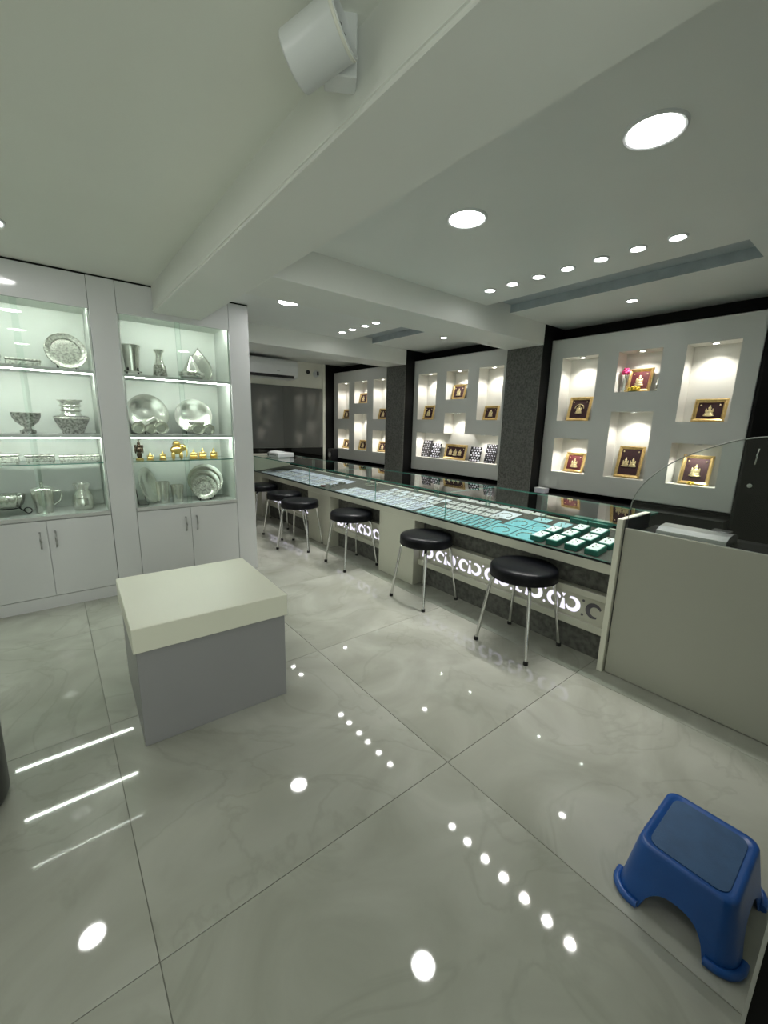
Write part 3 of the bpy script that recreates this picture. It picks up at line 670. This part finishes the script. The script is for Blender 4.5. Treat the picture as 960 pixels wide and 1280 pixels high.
bm = bmesh.new(); petals(bm, (0, 0, .02), .026); put('flower_head', bm, YELL, t, smooth=True)
t = thing('flower_vase', 'slim silver vase holding a pink flower beside the upper picture', 'vase', (4.43, 1.836, MZ))
lathe('vase_body', [(0, 0), (.022, 0), (.024, .02), (.014, .06), (.012, .10), (.017, .13), (.013, .13), (0, .09)], SILVER, t, seg=18)
tube('flower_stem', [(0, 0, .09), (0, 0, .17)], .003, STEMG, t, seg=6)
bm = bmesh.new(); petals(bm, (0, 0, .19), .036); petals(bm, (0, 0, .215), .025); put('flower_head', bm, PINK, t, smooth=True)
t = thing('incense_holder', 'small dark silver incense holder beside the upper picture, away from the vase', 'holder', (4.42, 1.545, MZ))
lathe('holder_base', [(0, 0), (.026, 0), (.026, .01), (.012, .02), (.010, .05), (.018, .06), (.006, .075), (.004, .11), (0, .115)], DSILV, t, seg=16)
tube('incense_stick', [(0, 0, .10), (.005, -.01, .16)], .0018, WOODBK, t, seg=5)

# ------------------------------------------------------------------ back ledge, black cupboard
t = thing('back_ledge_unit', 'low black storage ledge along the wall under the grey niche panels', 'cabinet', (4.36, 3.9, 0))
for (a, b) in ((.83, 2.583), (3.023, 4.757), (5.193, 7.0)):
    box('ledge_body', 4.17, XW-.002, a, b, 0, .80, BLACK, t); box('ledge_top', 4.165, XW-.002, a, b, .801, .82, BLACK, t)
t = thing('white_carton', 'small white box lying on the black ledge beside the nearer textured pillar', 'box', (4.26, 2.49, .8205))
box('carton_body', -.05, .05, -.06, .06, 0, .05, CARDW, t, False, bev=.002); box('carton_flap', -.051, .051, -.061, .061, .0505, .054, PLASTW, t, False)
t = thing('small_speaker', 'small black box speaker on the ledge at the corner of the farthest niche panel', 'speaker', (4.25, 6.90, .8205))
box('speaker_case', -.07, .07, -.075, .075, 0, .23, DARKP, t, False, bev=.006, seg=2)
bm = lathe_bm([(0, .004), (.02, .004), (.045, -.004), (.05, 0), (.05, .006)], 24); bmesh.ops.rotate(bm, verts=bm.verts, cent=(0, 0, 0), matrix=Matrix.Rotation(PI/2*-1, 3, 'Y')); bmesh.ops.translate(bm, verts=bm.verts, vec=(-.072, 0, .12)); put('speaker_cone', bm, STEEL, t)
t = thing('black_cupboard', 'tall black cupboard with a chrome handle beside the nearest grey niche panel', 'cupboard', (4.42, .1, 0))
box('cupboard_body', 4.31, XW-.002, -1.2, .822, 0, 2.52, BLACK, t)
for (a, b) in ((.12, .80), (-.58, .116), (-1.19, -.584)):
    d = box('cupboard_door', 4.29, 4.309, a, b, .06, 2.46, BLACKG, t, bev=.002)
    if a > 0:
        tube('chrome_handle', [(4.288, .722, 1.41), (4.262, .722, 1.408), (4.258, .724, 1.35), (4.262, .726, 1.292), (4.288, .726, 1.288)], [.009, .008, .006, .008, .009], CHROME, d, True)
        bm = lathe_bm([(0, 0), (.016, 0), (.016, .008), (0, .01)], 18); bmesh.ops.rotate(bm, verts=bm.verts, cent=(0, 0, 0), matrix=Matrix.Rotation(-PI/2, 3, 'Y')); bmesh.ops.translate(bm, verts=bm.verts, vec=(4.289, .738, 1.12)); put('lock', bm, STEEL, d, True)

# ------------------------------------------------------------------ glass counter
XF = 2.62; CY0, CY1 = 1.0, 6.75
ct = thing('glass_display_counter', 'long cream jewellery counter with a glass case on top and glowing crescent panels below', 'counter', (2.95, 3.9, 0))
box('front_rail', XF, XF+.03, CY0+.02, CY1, .645, .708, CREAM2, ct, bev=.002)
bm = bmesh.new()
SL = .118
def zdeck(x): return .712 + SL*(x-2.64)
vs = [(XF+.004, CY0+.02), (3.29, CY0+.02), (3.29, CY1), (XF+.004, CY1)]
top = [bm.verts.new((x, y, zdeck(x))) for x, y in vs]; bot = [bm.verts.new((x, y, .66)) for x, y in vs]
bm.faces.new(top); bm.faces.new(bot[::-1])
for i in range(4): bm.faces.new((top[i], bot[i], bot[(i+1) % 4], top[(i+1) % 4]))
bmesh.ops.recalc_face_normals(bm, faces=bm.faces); put('display_deck', bm, DECKM, ct, True)
box('black_edge_strip', XF, XF+.012, CY0+.02, CY1, .709, .722, DARKP, ct)
ends = [CY0+.02, 2.42, 3.42, 4.33, 4.85, 6.74]
for a, b in zip(ends, ends[1:]):
    glass('front_glass', XF+.004, XF+.012, a+.001, b-.001, .723, .956, ct, pm=PANEC)
for a, b in zip([CY0+.02, 2.42, 4.33], [2.42, 4.33, 6.74]):
    glass('top_glass', XF, 3.29, a+.001, b-.001, .956, .968, ct, pm=PANEC)
for y in (1.84, 2.42, 3.1, 3.42, 4.33, 4.85, 5.8):
    for x in (3.205, 3.224): glass('glass_support', x, x+.008, y-.02, y+.02, zdeck(x), .956, ct)
box('rear_rail', 3.26, 3.29, CY0+.02, CY1, .645, zdeck(3.27)+.004, CREAM2, ct)
box('rear_panel', 3.26, 3.285, CY0+.02, CY1, .0, .645, CREAM2, ct)
box('end_panel', XF-.004, 3.03, .985, 1.018, 0, 1.004, CREAM, ct, bev=.002)
box('end_panel_lining', XF+.03, 3.02, .978, .985, .2, 1.0, DKGREY, ct)
box('end_panel', XF, 3.28, CY1, CY1+.03, 0, 1.0, CREAM2, ct, bev=.002)
for (a, b) in ((2.79, 3.33), (4.32, 4.88), (6.45, 6.74)):
    box('pedestal', XF, 3.25, a, b, 0, .645, CREAM2, ct, bev=.002)
def ring_sector(cy, cz, R_, r_, a0, a1, n=16):
    pts = [(cy+R_*math.cos(a0+(a1-a0)*i/n), cz+R_*math.sin(a0+(a1-a0)*i/n)) for i in range(n+1)]
    off = .011; mid = (a0+a1)/2; oy, oz = cy - off*math.cos(mid), cz - off*math.sin(mid)
    q = [(oy+r_*math.cos(a0+(a1-a0)*i/n), oz+r_*math.sin(a0+(a1-a0)*i/n)) for i in range(n, -1, -1)]
    return pts + q
for (a, b) in ((CY0+.02, 2.788), (3.332, 4.318), (4.882, 6.448)):
    box('knee_back_panel', 2.745, 2.76, a, b, 0, .645, TEXT_K, ct)
    box('upper_rail', 2.675, 2.745, a, b, .432, .476, CREAM2, ct, bev=.002)
    box('lower_rail', 2.675, 2.745, a, b, .205, .257, CREAM2, ct, bev=.002)
    pn = box('pattern_panel', 2.70, 2.712, a+.002, b-.002, .2575, .4315, CREAM2, ct)
    y = b-.06; k = 0; cz = .345
    while y > a+.05:
        lit = E_CRE if (y > 1.20) else CUTOUT
        kk = k % 4
        if kk in (1, 3):
            if y-.05 > a+.01:
                c0 = 0 if kk == 1 else PI   # kk==1: bulges towards -y (right in view)
                mid = PI if kk == 1 else 0
                extrude_poly('crescent', ring_sector(y, cz, .054, .034, mid+.35-2.35, mid+.35+2.35), 0, 2.697, 2.6995, lit, pn, True)
        elif kk == 0:
            extrude_poly('teardrop', [(y-.006, cz+.022), (y+.006, cz+.022), (y+.019, cz-.055), (y-.019, cz-.055)], 0, 2.697, 2.6995, lit, pn, True)
            extrude_poly('small_heart', [(y, cz+.034), (y+.013, cz+.056), (y+.005, cz+.06), (y, cz+.054), (y-.005, cz+.06), (y-.013, cz+.056)], 0, 2.697, 2.6995, lit, pn, True)
        else:
            for zz in (cz-.05, cz+.05): extrude_poly('dot', [(y+.009*math.cos(i*PI/4), zz+.009*math.sin(i*PI/4)) for i in range(8)], 0, 2.697, 2.6995, lit, pn, True)
        y -= (.068, .072, .072, .068)[kk]; k += 1

# the white-fronted cash desk beside it
t = thing('cash_desk', 'plain greige cash desk panel with a curved clear glass screen on top', 'desk', (2.9, .2, 0))
box('front_panel', 2.638, 2.66, -.95, .976, .004, .952, DESKP, t, bev=.002)
box('desk_top', 2.66, 3.15, -.95, .976, .885, .905, BLACK, t); box('side_panel', 2.66, 3.15, -.95, -.93, 0, .885, CREAM2, t)
box('rear_leg_panel', 3.12, 3.14, -.93, .97, 0, .884, CREAM2, t)
cv = [(.971, .953), (.972, 1.05), (.955, 1.149), (.911, 1.235), (.825, 1.33), (.74, 1.393), (.659, 1.436), (.537, 1.486), (.423, 1.509), (.25, 1.52), (-.9, 1.52), (-.9, .953)]
def smoothc(c):
    out = [c[0]]
    P = c[1:10]
    for i in range(len(P)-1):
        p0, p1, p2, p3 = P[max(i-1, 0)], P[i], P[i+1], P[min(i+2, len(P)-1)]
        for s in range(5):
            u = s/5
            out.append(tuple(.5*((2*p1[d]) + (-p0[d]+p2[d])*u + (2*p0[d]-5*p1[d]+4*p2[d]-p3[d])*u*u + (-p0[d]+3*p1[d]-3*p2[d]+p3[d])*u**3) for d in (0, 1)))
    return out + c[9:]
extrude_poly('curved_glass_screen', smoothc(cv), 0, 2.645, 2.653, [PANE, GEDGEK], t, True, 1)
tube('glass_edge_trim', [(2.649, a, b) for a, b in smoothc(cv)[:-1]], .0032, GEDGEK, t, True, 8)
t = thing('silver_device', 'long silver half-round device lying behind the cash desk panel', 'device', (2.93, .70, .9055))
prof = [(-.12, 0), (.12, 0), (.12, .03), (.09, .05), (.03, .06), (-.06, .054), (-.115, .035)]
extrude_poly('silver_shell', prof, 1, -.17, .17, ALU, t)
box('dark_clip', .02, .10, -.15, -.06, .0555, .064, DARKP, t, False, bev=.003)
box('base_plate', -.1, .1, -.14, .14, -.0, .004, DARKP, t, False)

# ------------------------------------------------------------------ jewellery on the deck
def on_deck(x0, y0, z0=.715):
    x = 1.1195/(.118 + (1.52-z0)/x0); return x, y0*x/x0
TIL = -math.atan(SL)
def sit(o, x, y, lift=0.):
    o.location = (x, y, zdeck(x)+.0012+lift); o.rotation_euler = (0, TIL, 0)
CARD_CACHE = {}
def card(name, label, cat, group, x0, x1, y0, y1, m, th=.004, jewel=None, unproj=True):
    if unproj:
        ax_, ay = on_deck(x0, (y0+y1)/2); bx_, by = on_deck(x1, (y0+y1)/2)
        cx = (ax_+bx_)/2; L = bx_-ax_; k = cx/((x0+x1)/2); cy = (y0+y1)/2*k; Wd = (y1-y0)*k
    else: cx, cy, L, Wd = (x0+x1)/2, (y0+y1)/2, x1-x0, y1-y0
    key = (name, round(L, 2), round(Wd, 2), m.name, jewel)
    if key in CARD_CACHE:
        t = copy_tree(CARD_CACHE[key])
    else:
        t = thing(name, label, cat, (0, 0, 0)); Lr, Wr = L, Wd
        box('card', -Lr/2, Lr/2, -Wr/2, Wr/2, .0, th, m, t, False, bev=min(.0015, th*.3))
        if jewel == 'chain':
            tube('silver_chain', [(-Lr*.36 + Lr*.72*(i/10), Wr*.22*math.sin(i*1.1), th+.002) for i in range(11)], .0032, DSILV, t, seg=5)
        if jewel == 'necklace':
            tube('necklace', [(.30*Lr*math.cos(a)-.02, .33*Wr*math.sin(a), th+.002) for a in [-2.4+4.8*i/14 for i in range(15)]], .0035, DSILV, t, seg=5)
            blobs('pendant', [((.32*Lr-.02, 0, th+.004), (.014, .010, .004)), ((.36*Lr-.02, 0, th+.004), (.008, .006, .003))], DSILV, t, seg=8)
        if jewel == 'pend':
            blobs('silver_pendants', [((-.2*Lr, 0, th+.003), (.009, .007, .003)), ((.02*Lr, .1*Wr, th+.003), (.007, .007, .003)), ((.22*Lr, -.1*Wr, th+.003), (.009, .006, .003))], DSILV, t, seg=8)
        CARD_CACHE[key] = t
    tag(t, label, cat, group); sit(t, cx, cy); return t
# green ring boxes with white tops
GB = None
rows = [(2.70, [1.540, 1.420, 1.285, 1.150]), (2.92, [1.565, 1.435, 1.295, 1.168]), (3.16, [1.475, 1.335])]
for ri, (bx0, ys) in enumerate(rows):
    for y_ in ys:
        x_, yy = on_deck(bx0*1.0, y_, .745)
        if GB is None:
            GB = thing('jewellery_box', 'small green jewellery box with a white top, in the cluster beside the counter end panel', 'box', (0, 0, 0), 0, 'green jewellery boxes with white tops')
            box('green_base', -.068, .068, -.044, .044, 0, .040, GREENB, GB, False, bev=.003)
            box('white_insert', -.060, .060, -.037, .037, .0402, .0425, CARDT, GB, False, bev=.0008)
            blobs('earring_pair', [((-.02, .01, .0445), (.009, .006, .003)), ((.012, -.008, .0445), (.01, .005, .003)), ((.03, .012, .0445), (.006, .006, .003))], DSILV, GB, seg=8)
            o = GB
        else: o = copy_tree(GB)
        o['label'] = 'small green jewellery box with white top, %s row, %s from the narrow teal cards' % (ORD[ri], ORD[ys.index(y_)])
        sit(o, x_-.012, yy)
for i, y_ in enumerate((1.60, 1.44)):
    o = thing('long_green_box', 'long flat green box behind the jewellery boxes, %s to the end panel' % ('farther', 'nearer')[i], 'box', (0, 0, 0), 0, 'long green boxes at the back of the case')
    box('box_base', -.05, .05, -.07, .07, 0, .03, GREENB, o, False, bev=.003); box('box_lid', -.051, .051, -.071, .071, .0305, .04, GREENB, o, False, bev=.003); sit(o, *on_deck(3.40, y_, .76))
# teal cards
G = 'teal necklace cards'
card('necklace_card', 'large teal necklace card at the front glass, next to the row of narrow strips', 'jewellery card', G, 2.655, 2.945, 1.835, 2.055, TEAL, jewel='necklace')
card('necklace_card', 'large teal necklace card at the front glass, next to the green boxes', 'jewellery card', G, 2.655, 2.935, 1.605, 1.822, TEAL, jewel='necklace')
card('necklace_card', 'large teal necklace card in the second row, next to the pink-edged frame cards', 'jewellery card', G, 2.965, 3.28, 1.885, 2.085, TEAL, jewel='necklace')
card('necklace_card', 'large teal necklace card in the second row, next to the green boxes', 'jewellery card', G, 2.955, 3.25, 1.69, 1.872, TEAL, jewel='necklace')
card('necklace_card', 'small teal card in the third row behind the large teal cards', 'jewellery card', G, 3.31, 3.47, 1.87, 2.01, TEALP, jewel='pend')
card('necklace_card', 'small pale teal card against the green boxes in the third row', 'jewellery card', G, 3.28, 3.46, 1.68, 1.80, TEALP, jewel='pend')
for i in range(13):
    y1_ = 2.885-.0635*i
    card('chain_card', 'narrow teal chain card along the front glass, %s from the lavender cards' % ORD[i], 'jewellery card', 'narrow teal chain cards', 2.665, 3.03, y1_-.044, y1_, TEALP if i < 8 else TEAL, jewel='chain')
for i in range(6):
    card('frame_card', 'small grey-white earring card behind the teal strips, %s from the lavender cards' % ORD[i], 'jewellery card', 'grey-white cards behind the strips', 3.075, 3.215, 2.90-.118*i-.10, 2.90-.118*i, CARDP, jewel='pend')
for i in range(5):
    card('frame_card', 'small grey-white earring card in the back row, %s from the lavender cards' % ORD[i], 'jewellery card', 'grey-white cards in the back row', 3.26, 3.40, 3.0-.128*i-.105, 3.0-.128*i, CARDP, jewel='pend')
card('jewel_card', 'white card bearing a large dark silver brooch beside the teal cards', 'jewellery card', None, 3.13, 3.44, 2.15, 2.35, CARDW, jewel='necklace')
for i in range(8):
    card('small_back_card', 'small pale card at the very back of the case, %s from the farther pillar' % ORD[i], 'jewellery card', 'pale cards along the back of the case', 3.53, 3.66, 3.1-.135*i-.11, 3.1-.135*i, CARDP)
# lavender and white cards
for i in range(13):
    y1_ = 4.32-.109*i
    card('lavender_card', 'flat lavender-white chain card, front row, %s from the far pedestal' % ORD[i], 'jewellery card', 'lavender cards in the front row', 2.665, 2.86, y1_-.092, y1_, CARDW if i % 3 else CARDL, jewel='chain')
    card('lavender_card', 'flat lavender-white chain card, second row, %s from the far pedestal' % ORD[i], 'jewellery card', 'lavender cards in the second row', 2.875, 3.06, y1_-.092+.03, y1_+.03, CARDL if i % 2 else CARDW, jewel='chain')
for i in range(9):
    y1_ = 4.00-.112*i
    card('white_card', 'narrow white card, third row from the front glass, %s from the far pedestal' % ORD[i], 'jewellery card', 'narrow white cards in the third row', 3.09, 3.24, y1_-.085, y1_, CARDW if i % 2 else CARDP, jewel='pend')
    card('white_card', 'narrow white card, fourth row from the front glass, %s from the far pedestal' % ORD[i], 'jewellery card', 'narrow white cards in the fourth row', 3.27, 3.43, y1_-.085+.02, y1_+.02, CARDP if i % 2 else CARDW)
# far stretch of the counter
for i in range(16):
    y1_ = 6.62-.125*i
    if y1_ < 4.75: continue
    card('far_card', 'pale card of the far counter end, front row, %s from the back wall' % ORD[i], 'jewellery card', 'pale cards at the far end, front row', 2.665, 2.87, y1_-.10, y1_, CARDL if i % 2 else CARDW, jewel='chain')
    card('far_card', 'pale card of the far counter end, second row, %s from the back wall' % ORD[i], 'jewellery card', 'pale cards at the far end, second row', 2.89, 3.10, y1_-.10, y1_, CARDP if i % 2 else CARDL, jewel='pend')
    card('far_card', 'pale card of the far counter end, third row, %s from the back wall' % ORD[i], 'jewellery card', 'pale cards at the far end, third row', 3.13, 3.35, y1_-.10, y1_, CARDL if i % 3 else CARDW)
t = thing('red_pouch', 'small red pouch lying against the front glass near the far pedestal', 'pouch', (0, 0, 0)); blobs('pouch_body', [((0, 0, .012), (.03, .05, .012)), ((.01, .05, .01), (.014, .02, .008))], MAROONR, t)
blobs('pouch_knot', [((.012, .066, .011), (.008, .008, .007))], GOLD, t); sit(t, 2.70, 4.62)
for (x_, y_, lab) in ((2.80, 4.52, 'dark coiled beaded necklace heaped at the end of the far cards'), (2.95, 4.55, 'dark beaded necklace looped behind the heaped one')):
    t = thing('bead_necklace', lab, 'necklace', (0, 0, 0))
    tube('bead_string', [((.07-.003*k*.8)*math.cos(k*.5), (.06-.002*k)*math.sin(k*.5), .008+.0007*k) for k in range(25)], .006, DSILV, t, seg=6)
    blobs('clasp', [((.075, 0, .009), (.01, .006, .006))], SILVER, t, seg=8); sit(t, x_, y_)
t = thing('silver_garland', 'white coiled silver waist chain lying behind the pale cards', 'chain', (0, 0, 0))
tube('coiled_chain', [((.075-.0012*k)*math.cos(k*.45), (.12-.0022*k)*math.sin(k*.45), .006+.0004*k) for k in range(36)], .006, SILVER, t, seg=6)
blobs('clasp', [((.08, 0, .008), (.01, .008, .006))], SILVERO, t, seg=8); sit(t, 3.12, 4.14)
# white machine on the counter top
t = thing('receipt_printer', 'white desktop machine standing on the glass top at the far end of the counter', 'printer', (2.91, 6.32, .9685), math.radians(8))
box('printer_case', -.15, .15, -.16, .16, .004, .075, PLASTW, t, False, bev=.012, seg=2)
extrude_poly('sloped_front', [(-.15, .075), (-.02, .075), (-.02, .10), (-.10, .092)], 1, -.14, .14, PLASTW, t)
box('paper_slot', -.152, -.149, -.10, .10, .035, .045, DARKP, t, False); box('button_strip', -.1515, -.149, .115, .145, .02, .06, DARKP, t, False)
for sx in (-.12, .12):
    for sy in (-.12, .12): lathe('rubber_foot', [(0, 0), (.012, 0), (.012, .004), (0, .004)], RUBBER, t, (sx, sy, 0), 10)

# ------------------------------------------------------------------ stools
def make_stool():
    t = thing('round_stool', '', 'stool')
    R_ = .229
    lathe('seat', [(0, .508), (R_-.02, .508), (R_-.004, .514), (R_, .525), (R_, .568), (R_-.004, .582), (R_-.018, .593), (R_-.06, .599), (0, .601)], LEATHER, t, seg=56)
    lathe('seat_piping', [(R_-.001, .512), (R_+.002, .516), (R_-.001, .521)], LEATHER, t, seg=56)
    lathe('seat_plate', [(0, .5), (.15, .5), (.15, .5075), (0, .5075)], STEEL, t, seg=32)
    b, tp_ = .206, .146
    for sx, sy in ((-1, -1), (1, -1), (1, 1), (-1, 1)):
        lg = tube('leg', [(sx*tp_*.7, sy*tp_*.7, .497), (sx*tp_, sy*tp_, .488), (sx*(tp_+.008), sy*(tp_+.008), .465), (sx*b, sy*b, .012)], .0125, CHROME, t, seg=12)
        bm = lathe_bm([(0, 0), (.0165, 0), (.0165, .02), (.013, .026), (0, .026)], 12); bmesh.ops.translate(bm, verts=bm.verts, vec=(sx*b, sy*b, 0)); put('rubber_foot', bm, RUBBER, lg, True)
    return t
st = make_stool()
spots = [((2.495, 1.53), 0, 'black round stool with chrome legs nearest the plain greige desk panel'), ((2.495, 2.505), 1, 'black round stool with chrome legs before the nearest cream pedestal of the counter'),
         ((2.49, 3.66), -2, 'black round stool with chrome legs between the two nearest cream pedestals'), ((2.335, 4.56), 36, 'black round stool with legs turned aslant, drawn out before the second pedestal'),
         ((2.42, 5.18), 12, 'black round stool tucked just behind the one with legs turned aslant'), ((2.46, 6.03), 0, 'black round stool at the far end of the counter by the grey wall')]
for i, ((x, y), a, lab) in enumerate(spots):
    o = st if i == 0 else copy_tree(st)
    o.location = (x, y, 0); o.rotation_euler = (0, 0, math.radians(a)); tag(o, lab, 'stool', 'black round stools along the counter')

# ------------------------------------------------------------------ white box table
t = thing('box_table', 'square box table with a cream lid top and lilac-grey sides on the tiles', 'table', (.568, 2.35, 0), math.radians(-2))
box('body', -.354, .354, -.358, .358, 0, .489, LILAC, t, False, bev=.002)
box('lid_top', -.366, .366, -.373, .373, .489, .609, CREAM, t, False, bev=.003)

# ------------------------------------------------------------------ blue plastic step stool
t = thing('step_stool', 'blue plastic step stool with arched sides and a grey-blue grip top', 'step stool', (1.53, .205, 0))
def rrect(hx, hy, r, n=6):
    out = []
    for (cx, cy, a0) in ((hx-r, hy-r, 0), (-hx+r, hy-r, PI/2), (-hx+r, -hy+r, PI), (hx-r, -hy+r, 3*PI/2)):
        for i in range(n+1): a = a0 + PI/2*i/n; out.append((cx+r*math.cos(a), cy+r*math.sin(a)))
    return out
HT = .206; bhx, bhy = .195, .165; thx, thy = .158, .131
def perim(hx, hy, r, m=96):
    base = rrect(hx, hy, r, 8); n = len(base); L = [0]
    for i in range(n): L.append(L[-1] + math.dist(base[i], base[(i+1) % n]))
    out = []
    for k in range(m):
        s = L[-1]*k/m; i = max(j for j in range(n) if L[j] <= s+1e-9); f = (s-L[i])/max(1e-9, L[i+1]-L[i]); p, q = base[i], base[(i+1) % n]
        out.append((p[0]+(q[0]-p[0])*f, p[1]+(q[1]-p[1])*f))
    return out
def arch_h(x, y):      # height of the cut-out under the side wall at this footprint point
    if abs(y) > bhy*.86: u = abs(x)/.112
    elif abs(x) > bhx*.86: u = abs(y)/.085
    else: u = 9
    if u >= 1: return 0
    return .095*math.sqrt(max(0, 1-u**2.6))
M_ = 160
b_out = perim(bhx, bhy, .06, M_); t_out = perim(thx, thy, .038, M_)
bm = bmesh.new(); lv = 10; G_ = []
for lay, off in ((0, 0.), (1, .006)):
    rows_ = []
    for j in range(lv+1):
        row = []
        for k in range(M_):
            (x0_, y0_), (x1_, y1_) = b_out[k], t_out[k]; h0 = arch_h(x0_, y0_); h = h0 + (HT-.006-h0)*j/lv; f = h/HT
            x, y = x0_+(x1_-x0_)*f, y0_+(y1_-y0_)*f; d = math.hypot(x, y); x -= x/d*off; y -= y/d*off
            row.append(bm.verts.new((x, y, h)))
        rows_.append(row)
    G_.append(rows_)
    for j in range(lv):
        for k in range(M_):
            q = (rows_[j][k], rows_[j][(k+1) % M_], rows_[j+1][(k+1) % M_], rows_[j+1][k]); bm.faces.new(q if lay == 0 else q[::-1])
for k in range(M_): bm.faces.new((G_[0][0][k], G_[1][0][k], G_[1][0][(k+1) % M_], G_[0][0][(k+1) % M_]))
prev = G_[0][-1]
for (ins, z) in ((.002, HT-.0005), (.008, HT+.002), (.018, HT+.001), (.025, HT-.004)):
    row = []
    for k in range(M_):
        x, y = t_out[k]; row.append(bm.verts.new((x*(1-ins/thx), y*(1-ins/thy), z)))
    for k in range(M_): bm.faces.new((prev[k], prev[(k+1) % M_], row[(k+1) % M_], row[k]))
    prev = row
bm.faces.new(prev)
bmesh.ops.recalc_face_normals(bm, faces=bm.faces)
smooth_sharp(put('stool_shell', bm, BLUEP, t), 50)
extrude_poly('grip_pad', [(x*.835, y*.80) for x, y in t_out[::2]], 2, HT-.0039, HT-.001, BLUEG, t)
# rolled foot rims at the four corners
for cx, cy in ((1, 1), (-1, 1), (-1, -1), (1, -1)):
    idx = [k for k in range(M_) if arch_h(*b_out[k]) == 0 and b_out[k][0]*cx > 0 and b_out[k][1]*cy > 0]
    # keep the run contiguous
    run = sorted(idx)
    for i in range(len(run)-1):
        if run[i+1]-run[i] > 5: run = run[i+1:]+run[:i+1]; break
    tube('foot_rim', [(b_out[k][0]*1.02, b_out[k][1]*1.02, .013) for k in run], .0125, BLUEP, t, seg=10)

# ------------------------------------------------------------------ air conditioner and wall bits
t = thing('air_conditioner', 'white split air conditioner high on the off-white wall above grey glass', 'air conditioner', (2.95, YB-.12, 2.24))
extrude_poly('ac_casing', [(-.22, .055), (-.20, .02), (-.10, .0), (.119, 0), (.119, .30), (-.17, .30), (-.205, .27), (-.22, .2)], 0, -.475, .475, PLASTW, t).location.y += 0
box('air_outlet', -.44, .40, -.2225, -.18, .004, .06, DARKP, t, False)
box('outlet_flap', -.44, .40, -.228, -.223, .046, .064, PLASTW, t, False)
box('badge', .10, .15, -.224, -.2195, .10, .112, STEEL, t, False)
t = thing('wall_sensor', 'small black round socket on the wall beside the air conditioner', 'sensor', (3.80, YB-.001, 2.42))
bm = lathe_bm([(0, .018), (.02, .018), (.035, .012), (.038, 0), (0, 0)], 20); bmesh.ops.rotate(bm, verts=bm.verts, cent=(0, 0, 0), matrix=Matrix.Rotation(PI/2, 3, 'X')); put('socket_face', bm, DARKP, t)
t = thing('wall_camera', 'white dome security camera with a dark lens near the corner of the wall', 'camera', (3.96, YB-.001, 2.40))
bm = lathe_bm([(0, .075), (.03, .07), (.05, .045), (.058, .012), (.058, 0), (0, 0)], 24); bmesh.ops.rotate(bm, verts=bm.verts, cent=(0, 0, 0), matrix=Matrix.Rotation(PI/2, 3, 'X')); smooth_sharp(put('camera_dome', bm, PLASTW, t))
box('camera_lens', -.018, .018, -.082, -.06, -.03, .035, DARKP, t, False, bev=.004)

# ------------------------------------------------------------------ dark things at the frame edges
t = thing('black_bin', 'tall black round-bottomed bin standing on the tiles before the silver cabinets', 'bin', (-.46, 2.07, 0))
lathe('bin_body', [(0, 0), (.15, 0), (.172, .008), (.18, .03), (.185, .3), (.19, .52), (.18, .52), (.172, .05), (0, .03)], DARKP, t, seg=48)
lathe('bin_rim', [(.178, .518), (.196, .518), (.198, .53), (.19, .538), (.178, .534)], DARKP, t, seg=48)
d = sempty('door_1', (1.0, -.4, 0))
box('door_leaf', .985, 1.005, -.85, .004, 0, 2.2, BLACKG, d); box('door_edge_strip', .978, 1.012, .004, .0105, 0, 2.2, STEEL, d)
